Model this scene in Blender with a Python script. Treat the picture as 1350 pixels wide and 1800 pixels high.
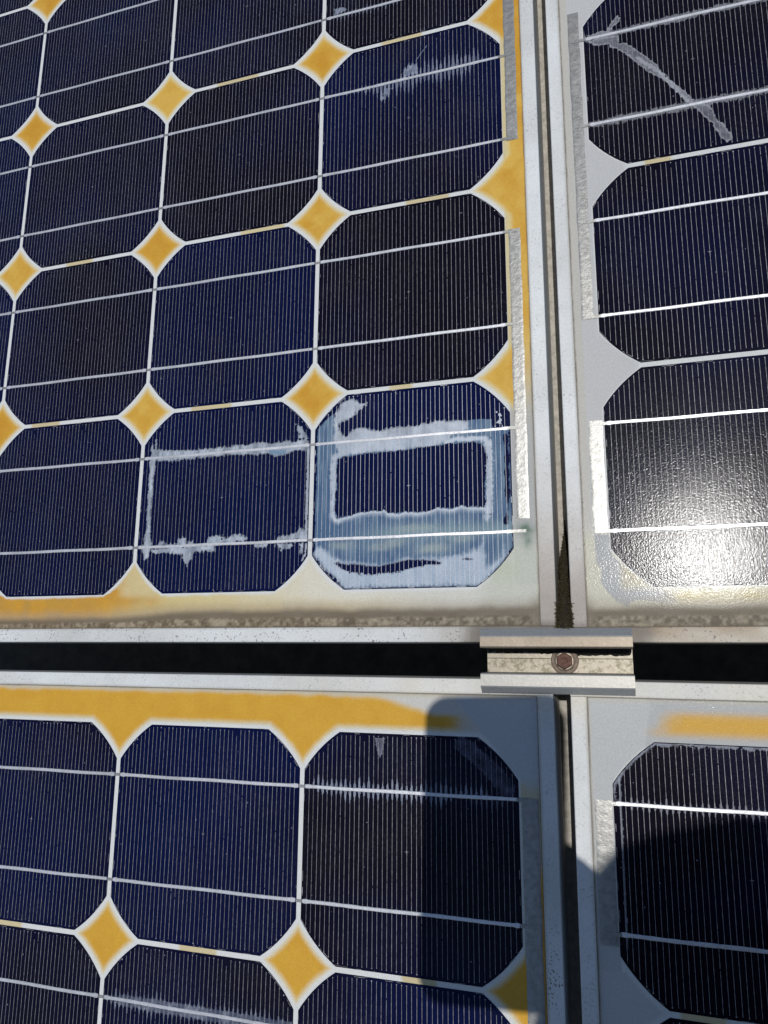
import bpy, bmesh, math, random
import numpy as np
from mathutils import Matrix, Vector

for o in list(bpy.data.objects):
    bpy.data.objects.remove(o, do_unlink=True)
scene = bpy.context.scene
COL = scene.collection
MM = 0.001
random.seed(7)

# ---------------------------------------------------------------- frame of the array
# Everything is laid out in the plane of the solar array (x right, y up-slope, z out of the glass, millimetres)
# and then tilted with the roof.
TILT = Matrix.Rotation(math.radians(28), 4, 'X')

# ---------------------------------------------------------------- camera
cam_data = bpy.data.cameras.new('camera')
cam_data.sensor_fit = 'VERTICAL'
cam_data.sensor_height = 36.0
cam_data.lens = 25.67
cam_data.clip_start = 0.005
cam_data.clip_end = 200.0
cam = bpy.data.objects.new('camera', cam_data)
COL.objects.link(cam)
CAM_POS = Vector((181.076, -425.980, 421.081))
CAM_R = Vector((0.9544278, 0.00689806, -0.29836218))
CAM_U = Vector((0.05171429, 0.98078671, 0.18810387))
CAM_B = Vector((0.29392721, -0.19496115, 0.93573337))
M = Matrix.Identity(4)
for i in range(3):
    M[i][0], M[i][1], M[i][2], M[i][3] = CAM_R[i], CAM_U[i], CAM_B[i], CAM_POS[i] * MM
cam.matrix_world = TILT @ M
scene.camera = cam

# ---------------------------------------------------------------- sky and sun
SUN_LOCAL = Vector((0.112, 0.124, 1.0)).normalized()
SUN_DIR = (TILT.to_3x3() @ SUN_LOCAL).normalized()
world = bpy.data.worlds.new('World')
scene.world = world
world.use_nodes = True
wnt = world.node_tree
wnt.nodes.clear()
sky = wnt.nodes.new('ShaderNodeTexSky')
sky.sky_type = 'NISHITA'
sky.sun_disc = False
sky.sun_elevation = math.asin(SUN_DIR.z)
sky.sun_rotation = math.atan2(SUN_DIR.x, SUN_DIR.y)
sky.altitude = 300
sky.air_density = 1.0
sky.dust_density = 0.15
sky.ozone_density = 1.6
bg = wnt.nodes.new('ShaderNodeBackground')
bg.inputs['Strength'].default_value = 0.07
wout = wnt.nodes.new('ShaderNodeOutputWorld')
wnt.links.new(sky.outputs[0], bg.inputs[0])
wnt.links.new(bg.outputs[0], wout.inputs[0])

sun_data = bpy.data.lights.new('sun', 'SUN')
sun_data.energy = 2.6
sun_data.angle = math.radians(0.53)
sun_data.color = (1.0, 0.975, 0.93)
sun = bpy.data.objects.new('sun', sun_data)
COL.objects.link(sun)
sun.rotation_euler = SUN_DIR.to_track_quat('Z', 'Y').to_euler()
sun.location = SUN_DIR * 5

vs = scene.view_settings
scene.display_settings.display_device = 'sRGB'
vs.view_transform = 'Standard'
vs.look = 'None'
vs.exposure = 0.0
vs.gamma = 1.0
vs.use_curve_mapping = False
scene.cycles.use_denoising = True
scene.cycles.denoiser = 'OPENIMAGEDENOISE'
scene.cycles.denoising_input_passes = 'RGB_ALBEDO_NORMAL'
scene.cycles.denoising_prefilter = 'ACCURATE'
scene.cycles.max_bounces = 6
scene.cycles.sample_clamp_indirect = 3.0

# ---------------------------------------------------------------- helpers
def smooth(a, b, x):
    t = np.clip((x - a) / (b - a), 0.0, 1.0)
    return t * t * (3 - 2 * t)

def vnoise(x, y, size, seed=0):
    """value noise in [-1, 1], feature size in mm"""
    x = np.asarray(x, float) / size + 1000.0
    y = np.asarray(y, float) / size + 1000.0
    xi, yi = np.floor(x).astype(np.int64), np.floor(y).astype(np.int64)
    fx, fy = x - xi, y - yi
    fx, fy = fx * fx * (3 - 2 * fx), fy * fy * (3 - 2 * fy)
    def h(i, j):
        n = (i * 374761393 + j * 668265263 + seed * 982451653) & 0x7fffffff
        n = ((n ^ (n >> 13)) * 1274126177) & 0x7fffffff
        n = ((n ^ (n >> 16)) * 2246822519) & 0x7fffffff
        return ((n ^ (n >> 15)) & 0xffff) / 32767.5 - 1.0
    return (h(xi, yi) * (1 - fx) + h(xi + 1, yi) * fx) * (1 - fy) + (h(xi, yi + 1) * (1 - fx) + h(xi + 1, yi + 1) * fx) * fy

def fbm(x, y, size, seed=0, oct=4):
    v, a, t = 0.0, 1.0, 0.0
    for k in range(oct):
        v = v + a * vnoise(x, y, size / 2 ** k, seed + 17 * k)
        t += a
        a *= 0.55
    return v / t

def poly_sdf(X, Y, pts):
    """signed distance to a closed polygon, negative inside"""
    P = np.array(pts, float)
    d2 = np.full(X.shape, 1e18)
    ins = np.zeros(X.shape, bool)
    for (ax, ay), (bx, by) in zip(P, np.roll(P, -1, axis=0)):
        ex, ey = bx - ax, by - ay
        t = np.clip(((X - ax) * ex + (Y - ay) * ey) / (ex * ex + ey * ey + 1e-12), 0, 1)
        d2 = np.minimum(d2, (X - ax - t * ex) ** 2 + (Y - ay - t * ey) ** 2)
        c = ((ay > Y) != (by > Y)) & (X < (bx - ax) * (Y - ay) / (by - ay + 1e-12) + ax)
        ins ^= c
    d = np.sqrt(d2)
    return np.where(ins, -d, d)

def line_dist(X, Y, pts):
    d2 = np.full(X.shape, 1e18)
    for (ax, ay), (bx, by) in zip(pts[:-1], pts[1:]):
        ex, ey = bx - ax, by - ay
        t = np.clip(((X - ax) * ex + (Y - ay) * ey) / (ex * ex + ey * ey + 1e-12), 0, 1)
        d2 = np.minimum(d2, (X - ax - t * ex) ** 2 + (Y - ay - t * ey) ** 2)
    return np.sqrt(d2)

def lerp(a, b, t):
    return a + (b - a) * t[..., None]

def make_mesh(name, verts, faces, mats, colors=None, smooth_shade=False, mat_idx=None):
    me = bpy.data.meshes.new(name)
    me.from_pydata([tuple(v) for v in verts], [], faces)
    for m in (mats if isinstance(mats, (list, tuple)) else [mats]):
        me.materials.append(m)
    if mat_idx is not None:
        me.polygons.foreach_set('material_index', mat_idx)
    if colors is not None:
        a = me.color_attributes.new('tint', 'FLOAT_COLOR', 'POINT')
        c = np.asarray(colors, np.float32)
        if c.shape[1] == 3:
            c = np.concatenate([c, np.ones((len(c), 1), np.float32)], 1)
        a.data.foreach_set('color', c.ravel())
    if smooth_shade:
        me.polygons.foreach_set('use_smooth', [True] * len(me.polygons))
    me.update()
    return me

def add(name, me, parent=None, loc=(0, 0, 0), kind=None, label=None, cat=None, group=None):
    o = bpy.data.objects.new(name, me)
    COL.objects.link(o)
    if parent is not None:
        o.parent = parent
    o.location = Vector(loc) * MM
    if kind: o['kind'] = kind
    if label: o['label'] = label
    if cat: o['category'] = cat
    if group: o['group'] = group
    return o

def to_world(o, loc_mm=(0, 0, 0), rz=0.0):
    """put a top-level thing given in array coordinates onto the tilted roof"""
    m = TILT @ Matrix.Translation(Vector(loc_mm) * MM) @ Matrix.Rotation(rz, 4, 'Z')
    o.matrix_world = m

class Geo:
    """collects boxes, prisms and strips in millimetres"""
    def __init__(self):
        self.v, self.f = [], []
    def quad(self, a, b, c, d):
        n = len(self.v)
        self.v += [a, b, c, d]
        self.f.append((n, n + 1, n + 2, n + 3))
    def prism(self, pts, z0, z1):
        n, k = len(self.v), len(pts)
        self.v += [(x, y, z0) for x, y in pts] + [(x, y, z1) for x, y in pts]
        self.f.append(tuple(range(n + k, n + 2 * k)))
        self.f.append(tuple(range(n + k - 1, n - 1, -1)))
        for i in range(k):
            j = (i + 1) % k
            self.f.append((n + i, n + j, n + k + j, n + k + i))
    def strip(self, pts, w, z, thick=0.0):
        """flat ribbon along pts"""
        for (ax, ay), (bx, by) in zip(pts[:-1], pts[1:]):
            dx, dy = bx - ax, by - ay
            l = math.hypot(dx, dy) or 1
            nx, ny = -dy / l * w / 2, dx / l * w / 2
            self.quad((ax + nx, ay + ny, z), (ax - nx, ay - ny, z), (bx - nx, by - ny, z), (bx + nx, by + ny, z))
    def extrude_x(self, prof, x0, x1, n=1):
        """closed profile of (y, z), swept along x"""
        k, s = len(prof), len(self.v)
        for i in range(n + 1):
            x = x0 + (x1 - x0) * i / n
            self.v += [(x, y, z) for y, z in prof]
        for i in range(n):
            for j in range(k):
                a, b = s + i * k + j, s + i * k + (j + 1) % k
                self.f.append((a, a + k, b + k, b))
        self.f.append(tuple(range(s, s + k)))
        self.f.append(tuple(s + n * k + j for j in range(k - 1, -1, -1)))
    def mesh(self, name, mat, **kw):
        me = make_mesh(name, [(x * MM, y * MM, z * MM) for x, y, z in self.v], self.f, mat, **kw)
        bm = bmesh.new()
        bm.from_mesh(me)
        bmesh.ops.recalc_face_normals(bm, faces=bm.faces[:])
        bm.to_mesh(me)
        bm.free()
        return me

# ---------------------------------------------------------------- materials
class NT:
    def __init__(self, name):
        self.m = bpy.data.materials.new(name)
        self.m.use_nodes = True
        self.t = self.m.node_tree
        self.t.nodes.clear()
        self.out = self.t.nodes.new('ShaderNodeOutputMaterial')
    def n(self, kind, ins=None, **props):
        nd = self.t.nodes.new('ShaderNode' + kind)
        for k, v in props.items():
            setattr(nd, k, v)
        for k, v in (ins or {}).items():
            self.set(nd, k, v)
        return nd
    def set(self, nd, k, v):
        s = nd.inputs[k]
        if isinstance(v, bpy.types.NodeSocket):
            self.t.links.new(v, s)
        elif isinstance(v, (tuple, list)) and len(v) == 3 and s.type == 'RGBA':
            s.default_value = (*v, 1)
        else:
            s.default_value = v
    def math(self, op, a, b=0.0, clamp=False):
        return self.n('Math', {0: a, 1: b}, operation=op, use_clamp=clamp).outputs[0]
    def mix(self, f, a, b, blend='MIX'):
        nd = self.n('Mix', data_type='RGBA', blend_type=blend)
        self.set(nd, 0, f)
        self.set(nd, 6, a)
        self.set(nd, 7, b)
        return nd.outputs[2]
    def ramp(self, x, a, b, lo=0.0, hi=1.0):
        return self.n('MapRange', {0: x, 1: a, 2: b, 3: lo, 4: hi}).outputs[0]
    def pos(self):
        return self.n('NewGeometry').outputs['Position']
    def noise(self, scale, detail=2.0, rough=0.5, vec=None, dist=0.0):
        return self.n('TexNoise', {'Vector': vec if vec is not None else self.pos(), 'Scale': scale, 'Detail': detail, 'Roughness': rough, 'Distortion': dist}).outputs[0]
    def finish(self, bsdf):
        self.t.links.new(bsdf.outputs[0], self.out.inputs[0])
        return self.m

GLASS_BUMP = 0.00005
def glass_normal(N):
    """orange-peel of the rolled front glass that is bonded over everything inside a panel"""
    p = N.pos()
    a = N.noise(1050, 1.0, 0.5, p)
    b = N.noise(2300, 0.0, 0.5, p)
    h = N.math('ADD', a, N.math('MULTIPLY', b, 0.35))
    return N.n('Bump', {'Strength': 1.0, 'Distance': GLASS_BUMP, 'Height': h}).outputs[0]

def bonded(N, base, rough=0.6, metallic=0.0, normal=None, coat_rough=0.15, spec=0.1):
    """a layer seen under the bonded front glass: the glass is the coat"""
    ins = {'Base Color': base, 'Roughness': rough, 'Metallic': metallic, 'Specular IOR Level': spec,
           'Coat Weight': 1.0, 'Coat Roughness': coat_rough, 'Coat IOR': 1.21, 'Coat Normal': glass_normal(N)}
    b = N.n('BsdfPrincipled', ins)
    if normal is not None:
        N.set(b, 'Normal', normal)
    return b

def tint(N):
    return N.n('VertexColor', layer_name='tint')

def mat_backsheet():
    N = NT('backsheet_under_glass')
    g = N.ramp(N.noise(1700, 2.0, 0.6), 0.25, 0.75, 0.84, 1.14)
    c = N.mix(1.0, tint(N).outputs[0], N.n('CombineColor', {0: g, 1: g, 2: g}).outputs[0], 'MULTIPLY')
    b = bonded(N, c, 0.55)
    N.set(b, 'Coat Weight', tint(N).outputs[1])      # caked soil lies on the glass and takes its gloss
    return N.finish(b)

def mat_cell():
    N = NT('silicon_cell')
    tone = N.n('Attribute', attribute_type='OBJECT', attribute_name='tone').outputs['Fac']
    nz = N.noise(9, 2.0, 0.5)
    t = N.math('ADD', tone, N.ramp(nz, 0.3, 0.7, -0.4, 0.4), clamp=True)
    c = N.mix(t, (0.0048, 0.0038, 0.0095), (0.0028, 0.0058, 0.041))
    v = N.n('TexVoronoi', {'Vector': N.pos(), 'Scale': 190.0, 'Randomness': 1.0}, feature='F1')
    r = N.n('SeparateColor', {0: v.outputs['Color']})
    rad = N.ramp(r.outputs[1], 0.6, 1.0, 0.0, 0.075)
    dot = N.math('LESS_THAN', v.outputs['Distance'], rad)
    c = N.mix(N.math('MULTIPLY', dot, 0.55), c, (0.35, 0.36, 0.42))
    film = N.math('MULTIPLY', N.ramp(N.noise(22, 4.0, 0.65, dist=0.6), 0.48, 0.72), N.ramp(N.noise(700, 2.0, 0.6), 0.4, 0.7))
    c = N.mix(N.math('MULTIPLY', film, 0.03), c, (0.42, 0.42, 0.42))      # thin dust film in drying marks
    return N.finish(bonded(N, c, 0.6, spec=0.0))

def mat_patch():
    N = NT('whitened_encapsulant')
    g = N.ramp(N.noise(1500, 2.0, 0.6), 0.25, 0.75, 0.8, 1.18)
    c = N.mix(1.0, tint(N).outputs[0], N.n('CombineColor', {0: g, 1: g, 2: g}).outputs[0], 'MULTIPLY')
    return N.finish(bonded(N, c, 0.6))

def mat_finger(name='silver_paste', lo=0.14, hi=0.39):
    N = NT(name)
    g = N.ramp(N.noise(420, 2.0, 0.7), 0.3, 0.7, lo, hi)
    c = N.n('CombineColor', {0: g, 1: g, 2: N.math('MULTIPLY', g, 1.04)}).outputs[0]
    return N.finish(bonded(N, c, 0.5, 0.15))

def mat_solder(name, base, rough, bump, scale, metallic=0.75, fleck=0.25):
    N = NT(name)
    nz = N.noise(scale, 4.0, 0.65)
    lo = tuple(b * (1 - fleck) for b in base)
    c = N.mix(N.ramp(nz, 0.35, 0.65), lo, base)
    big = N.noise(60, 2.0, 0.5)
    c = N.mix(N.ramp(big, 0.5, 0.75, 0.0, 0.35), c, (0.30, 0.31, 0.30))
    nrm = N.n('Bump', {'Strength': 1.0, 'Distance': bump, 'Height': nz}).outputs[0]
    return N.finish(bonded(N, c, rough, metallic, nrm))

def mat_aluminium(name, base_from_tint=True, base=(0.7, 0.7, 0.7), metallic=0.08, rough=0.6, pit=0.5, brush=None):
    N = NT(name)
    if base_from_tint:
        ta = tint(N)
        c, pitw = ta.outputs[0], ta.outputs[1]
    else:
        c, pitw = base, pit
    g = N.ramp(N.noise(900, 3.0, 0.6), 0.25, 0.75, 0.88, 1.08)
    c = N.mix(1.0, c, N.n('CombineColor', {0: g, 1: g, 2: g}).outputs[0], 'MULTIPLY')
    blot = N.ramp(N.noise(45, 3.0, 0.55), 0.4, 0.75, 0.0, 0.25)
    c = N.mix(blot, c, (0.48, 0.46, 0.43))
    pz = N.noise(780, 1.0, 0.5)
    pm = N.noise(90, 2.0, 0.5)
    pp = N.math('MULTIPLY', N.ramp(pz, 0.62, 0.68), N.ramp(pm, 0.42, 0.6))
    pp = N.math('MULTIPLY', pp, pitw)
    c = N.mix(pp, c, (0.16, 0.15, 0.14))
    h = N.noise(500, 3.0, 0.6)
    nrm = N.n('Bump', {'Strength': 1.0, 'Distance': 0.00006, 'Height': h}).outputs[0]
    return N.finish(N.n('BsdfPrincipled', {'Base Color': c, 'Roughness': rough, 'Metallic': metallic, 'Normal': nrm}))

def mat_plain(name, col, rough=0.7, metallic=0.0, var=0.3, scale=200, bump=0.0002, col2=None):
    N = NT(name)
    nz = N.noise(scale, 4.0, 0.65)
    lo = col2 or tuple(c * (1 - var) for c in col)
    c = N.mix(N.ramp(nz, 0.35, 0.65), lo, col)
    nrm = N.n('Bump', {'Strength': 1.0, 'Distance': bump, 'Height': nz}).outputs[0]
    return N.finish(N.n('BsdfPrincipled', {'Base Color': c, 'Roughness': rough, 'Metallic': metallic, 'Normal': nrm}))

MAT = {
    'backsheet': mat_backsheet(), 'cell': mat_cell(), 'patch': mat_patch(), 'finger': mat_finger(), 'finger_bare': mat_finger('bare_silver_paste', 0.42, 0.68),
    'busbar': mat_solder('tinned_busbar', (0.80, 0.80, 0.83), 0.38, 0.00008, 900, 0.5),
    'tab': mat_solder('dull_tab', (0.33, 0.33, 0.34), 0.5, 0.00005, 900, 0.5),
    'ribbon': mat_solder('tinned_ribbon', (0.40, 0.395, 0.375), 0.43, 0.0002, 330, 0.7, 0.3),
    'frame': mat_aluminium('anodised_frame'),
    'rail': mat_plain('dusty_rail', (0.50, 0.46, 0.40), 0.75, 0.0, 0.35, 260, 0.0002),
    'roof': mat_plain('dark_roof', (0.17, 0.16, 0.145), 0.85, 0.0, 0.4, 60, 0.001),
}

# ---------------------------------------------------------------- the roof under the array
g = Geo()
g.prism([(-2600, -2600), (2600, -2600), (2600, 2600), (-2600, 2600)], -300, -232)
roof = add('roof', g.mesh('roof', MAT['roof']), kind='structure', label='dark roof surface far below the gap between panels')
to_world(roof)

# ---------------------------------------------------------------- solar cells
PITCH = 129.0
HALF = 63.05
RAD = 75.3
BUS = 31.3
FPITCH = 2.845
NF = 43

def cell_outline(grow=0.0, seg=7):
    h, r = HALF + grow, RAD + grow
    c = math.sqrt(r * r - h * h)
    a0, a1 = math.atan2(c, h), math.atan2(h, c)
    pts = []
    for q in range(4):
        for i in range(seg + 1):
            a = a0 + (a1 - a0) * i / seg + q * math.pi / 2
            pts.append((r * math.cos(a), r * math.sin(a)))
    return pts

def cell_sdf(X, Y):
    return np.maximum(np.maximum(np.abs(X), np.abs(Y)) - HALF, np.hypot(X, Y) - RAD)

g = Geo()
g.prism(cell_outline(), -0.25, 0.0)
CELL_MESH = g.mesh('solar_cell', MAT['cell'])

def finger_mesh(seed, mat='finger'):
    rnd = random.Random(seed)
    g = Geo()
    for i in range(NF):
        x = (i - (NF - 1) / 2) * FPITCH
        lim = min(HALF, math.sqrt(RAD * RAD - x * x)) - 1.7
        if abs(x) > HALF - 1:
            continue
        w = 0.21 + rnd.uniform(-0.03, 0.04)
        xo = x + rnd.uniform(-0.07, 0.07)
        segs, y = [], -lim + rnd.uniform(-0.3, 0.3)
        top = lim + rnd.uniform(-0.3, 0.3)
        while y < top - 4:
            l = rnd.uniform(14, 90)
            y2 = min(top, y + l)
            segs.append((y, y2))
            y = y2 + (rnd.uniform(0.3, 1.0) if rnd.random() < 0.35 else 0.0)
        for a, b in segs:
            n = max(1, int((b - a) / 12))
            pts = [(xo + rnd.uniform(-0.06, 0.06), a + (b - a) * k / n) for k in range(n + 1)]
            g.strip(pts, w, 0.06)
        for s, e in ((-1, -lim), (1, lim)):
            if rnd.random() < 0.45:
                r = rnd.uniform(0.28, 0.5)
                g.quad((xo - r, e, 0.065), (xo, e - r, 0.065), (xo + r, e, 0.065), (xo, e + r, 0.065))
    # alignment cross in the middle of the cell
    g.quad((-1.0, -0.13, 0.07), (1.0, -0.13, 0.07), (1.0, 0.13, 0.07), (-1.0, 0.13, 0.07))
    g.quad((-0.13, -1.0, 0.075), (0.13, -1.0, 0.075), (0.13, 1.0, 0.075), (-0.13, 1.0, 0.075))
    # chipped rim: short pale slivers along the edge
    for k in range(26):
        a = rnd.uniform(0, 2 * math.pi)
        ca, sa = math.cos(a), math.sin(a)
        r = min(HALF / max(abs(ca), abs(sa)), RAD) - rnd.uniform(0.25, 0.8)
        x, y = r * ca, r * sa
        if abs(x) > HALF - 1.1: dx, dy = 0, 1
        elif abs(y) > HALF - 1.1: dx, dy = 1, 0
        else: dx, dy = -sa, ca
        l, w = rnd.uniform(0.6, 3.2), rnd.uniform(0.06, 0.16)
        g.quad((x - dx * l - dy * w, y - dy * l + dx * w, 0.05), (x - dx * l + dy * w, y - dy * l - dx * w, 0.05),
               (x + dx * l + dy * w, y + dy * l - dx * w, 0.05), (x + dx * l - dy * w, y + dy * l + dx * w, 0.05))
    return g.mesh('contact_fingers', MAT[mat])
FINGERS = [finger_mesh(s) for s in range(5)]
FINGERS_BARE = finger_mesh(9, 'finger_bare')

def busbar_mesh(seed):
    """a flat tinned wire with slightly uneven edges and soldered lumps"""
    rnd = random.Random(seed)
    v, f = [], []
    n = 60
    for i in range(n + 1):
        x = -62.3 + 124.6 * i / n
        w = 0.98 + rnd.uniform(-0.09, 0.09) + (0.35 if i in (1, n - 1) and rnd.random() < 0.6 else 0)
        dy = 0.12 * math.sin(i * 0.21 + seed)
        z = 0.2 + rnd.uniform(-0.015, 0.015)
        v += [(x, dy - w, 0.0), (x, dy - w * 0.75, z), (x, dy + w * 0.75, z), (x, dy + w, 0.0)]
    for i in range(n):
        for j in range(3):
            a = 4 * i + j
            f.append((a, a + 4, a + 5, a + 1))
    return make_mesh('busbar', [(x * MM, y * MM, z * MM) for x, y, z in v], f, MAT['busbar'])
BUSBARS = [busbar_mesh(s) for s in range(3)]

g = Geo()
g.prism([(-1.9, -0.85), (1.9, -0.85), (1.9, 0.85), (-1.9, 0.85)], -0.28, 0.03)
TAB = g.mesh('interconnect_tab', MAT['tab'])

# ---------------------------------------------------------------- whitened, delaminated zones on single cells
DA = {
    'blue': [(-61.3,41.5),(-55.6,47.5),(-50.1,51.4),(-48.6,31.8),(27.8,30.6),(38.1,38.8),(52.0,38.0),(52.4,32.7),(58.6,30.9),(61.9,30.6),(62.4,-31.5),(62.4,-39.9),(56.1,-49.0),(43.3,-62.2),(2.4,-62.2),(-40.8,-62.0),(-61.5,-41.3)],
    'white_top': [(-49.5,51.3),(-44.7,57.9),(-38.1,60.0),(-32.6,57.2),(-26.1,56.5),(-30.4,53.2),(-33.6,49.8),(-40.1,46.1),(-45.5,45.0),(-46.6,42.4),(-46.0,39.1),(-41.5,35.5),(-37.7,38.4),(-34.5,40.2),(-29.1,40.3),(-23.7,38.2),(-17.3,37.1),(-12.1,38.7),(-1.6,38.6),(6.2,38.4),(10.2,39.3),(15.3,40.4),(22.9,39.7),(30.9,39.5),(37.9,39.1),(38.0,32.7),(28.8,30.7),(26.8,28.6),(24.3,25.3),(20.3,24.1),(12.7,23.1),(2.5,23.2),(-2.6,22.3),(-12.0,22.3),(-19.9,23.4),(-27.8,22.7),(-35.3,22.3),(-42.9,21.3),(-46.7,20.0),(-47.4,13.7),(-46.8,0.6),(-47.3,-0.9),(-48.7,-12.7),(-47.0,-18.4),(-43.2,-19.1),(-44.2,-21.6),(-49.1,-20.4),(-51.1,-13.6),(-51.4,-0.6),(-51.8,3.5),(-52.1,16.7),(-51.1,23.5),(-47.3,25.3),(-48.5,29.7),(-49.7,31.9),(-50.0,45.9)],
    'rim': [(-49.2,-16.3),(-46.9,-19.0),(-38.9,-17.3),(-30.5,-15.2),(-23.2,-14.8),(-18.0,-15.1),(-15.4,-14.0),(-12.8,-16.9),(-6.6,-17.7),(-1.5,-16.5),(6.0,-17.6),(7.5,-17.2),(12.5,-16.7),(18.0,-14.8),(22.4,-15.8),(27.3,-16.3),(32.7,-14.4),(37.9,-15.9),(44.2,-16.2),(48.0,-16.9)],
    'rim_top': [(24.3,25.8),(29.8,27.1),(37.7,26.7),(42.5,26.5),(47.4,26.4),(50.0,22.1)],
    'strip_r': [(47.4,24.8),(50.3,16.6),(49.9,-5.5),(49.4,-6.8),(49.0,-14.1),(48.3,-22.7)],
    'white_bot': [(-60.4,-34.2),(-61.8,-41.2),(-40.8,-62.0),(2.4,-62.2),(43.3,-62.2),(56.1,-49.3),(59.0,-45.4),(57.3,-38.8),(55.8,-45.3),(50.6,-49.8),(47.0,-51.1),(45.5,-35.0),(42.3,-40.1),(36.6,-42.3),(26.9,-44.3),(19.7,-45.5),(2.4,-45.4),(-1.5,-44.8),(-11.6,-47.4),(-17.7,-48.6),(-32.2,-46.7),(-45.3,-44.3),(-53.5,-39.0)],
    'eye': [(-48.0,-46.7),(-44.8,-46.1),(-40.0,-47.0),(-31.1,-47.7),(-21.8,-49.5),(-17.7,-49.1),(-9.1,-47.2),(-1.5,-46.2),(6.0,-46.0),(7.4,-46.5),(16.2,-46.8),(20.1,-47.9),(19.1,-49.8),(12.3,-49.1),(7.4,-49.9),(2.4,-50.7),(1.0,-50.7),(-6.5,-53.4),(-21.7,-53.9),(-31.0,-53.7),(-38.3,-52.0),(-45.3,-48.8)],
    'eye2': [(32.7,-46.6),(35.6,-45.9),(39.3,-46.9),(36.0,-47.2)],
    'crack': [(60.1,26.3),(60.5,15.8),(60.1,-6.1),(60.5,-7.5),(60.2,-17.1),(58.8,-25.6)],
    'dots': [(-17.8,-37.3),(-8.1,-35.2),(-0.0,-26.7),(9.9,-27.2),(17.3,-39.2),(12.4,-39.9),(31.9,-34.0),(-42.9,-35.4)],
    'speck': [(55.0,42.8),(57.8,40.0),(58.4,32.9),(54.3,33.3),(55.9,37.7)],
}
DB = {
    'top': [(-57.8,30.8),(-57.9,38.3),(-57.0,42.0),(-55.0,38.1),(-55.1,44.9),(-53.6,44.8),(-52.8,37.5),(-38.1,35.6),(-21.6,35.0),(-11.9,35.0),(2.4,35.3),(6.0,35.4),(17.7,35.2),(27.6,36.5),(34.6,34.5),(45.8,35.7),(51.8,34.5),(56.2,35.5),(59.2,36.0),(61.8,33.7),(63.1,27.2),(52.0,28.1),(44.7,25.9),(38.7,25.3),(32.6,27.9),(21.9,28.0),(10.2,28.9),(-1.6,29.1),(-13.1,28.5),(-25.3,28.7),(-35.9,28.4),(-43.3,28.2),(-52.6,28.9)],
    'left': [(-58.4,33.8),(-53.1,30.4),(-53.8,18.5),(-54.2,7.4),(-54.3,-7.2),(-53.7,-20.3),(-51.8,-28.3),(-52.0,-31.2),(-53.9,-38.2),(-57.0,-39.6),(-59.4,-31.6),(-58.4,-28.1),(-58.5,-22.3),(-56.7,-18.0),(-58.1,4.0),(-58.1,18.8)],
    'b1': [(-49.5,-30.9),(-44.1,-27.2),(-39.0,-29.5),(-31.8,-29.1),(-31.2,-25.6),(-26.4,-26.2),(-25.4,-28.7),(-20.7,-28.5),(-19.7,-31.7)],
    'b2': [(-10.3,-30.7),(-8.2,-26.6),(-2.0,-25.4),(5.7,-26.5),(1.6,-27.7),(8.4,-25.9),(13.0,-25.0),(19.1,-27.0),(20.4,-29.8),(1.8,-31.1)],
    'b3': [(40.9,-30.7),(43.7,-27.4),(46.6,-26.8),(53.9,-26.5),(57.4,-22.6),(61.8,-28.2),(63.0,-31.6)],
    'b4': [(-59.0,-30.9),(-50.3,-32.0),(-29.2,-31.7),(-17.3,-31.4),(-3.3,-30.9),(-3.0,-35.8),(-9.2,-36.3),(-17.0,-35.6),(-19.9,-39.4),(-23.4,-46.2),(-25.2,-43.4),(-28.0,-37.7),(-37.7,-36.3),(-49.1,-35.9)],
    'b5': [(23.1,-31.6),(35.8,-31.7),(34.5,-35.1),(27.0,-35.3)],
    'b6': [(39.5,-32.5),(54.1,-32.2),(49.8,-35.7),(44.1,-37.0)],
    'b7': [(56.6,-32.3),(60.2,-32.8),(59.4,-40.7),(57.9,-39.4)],
    'blob': [(52.2,46.6),(56.7,44.7),(59.1,38.8),(61.4,35.8),(55.5,36.0),(53.9,40.7)],
    'edge': [(62.2,27.3),(63.6,3.6),(63.9,-29.6)],
    'edge2': [(63.8,-33.6),(64.0,-39.6),(59.5,-44.0)],
    'blue': [(31.7,30.8),(47.5,29.5),(44.7,25.9),(34.9,26.3)],
}
DC = {
    'trail': [(-60.6,29.3),(-56.2,25.0),(-51.7,24.3),(-48.0,24.2),(-47.3,21.0),(-43.3,18.9),(-40.2,16.1),(-38.0,13.5),(-35.7,10.9),(-33.1,7.2),(-30.5,3.6),(-27.5,0.4),(-26.9,-1.7),(-19.7,-7.9),(-17.0,-11.0),(-13.5,-16.7),(-10.0,-21.7),(-7.0,-26.6),(-3.5,-30.7),(-0.0,-35.3),(5.4,-44.1),(7.5,-46.9),(8.6,-50.6),(11.3,-56.9),(14.6,-61.3),(17.7,-59.2),(16.5,-54.7),(13.4,-47.7),(10.8,-45.9),(8.6,-38.0),(6.6,-34.0),(-1.1,-29.8),(-3.1,-25.2),(-7.0,-19.5),(-10.5,-15.1),(-16.3,-7.6),(-19.4,-3.1),(-18.8,-4.4),(-20.0,0.8),(-25.5,8.1),(-29.9,13.3),(-35.2,19.6),(-38.7,22.6),(-41.5,22.9),(-41.6,28.4),(-52.6,30.3)],
    'branch': [(-60.8,33.9),(-57.0,33.8),(-52.4,35.0),(-48.7,34.5),(-46.9,38.0),(-43.3,42.1),(-41.6,44.1),(-40.1,41.6),(-40.7,38.7),(-44.1,36.2),(-47.1,33.5),(-47.6,30.7),(-60.9,31.4)],
}


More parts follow.
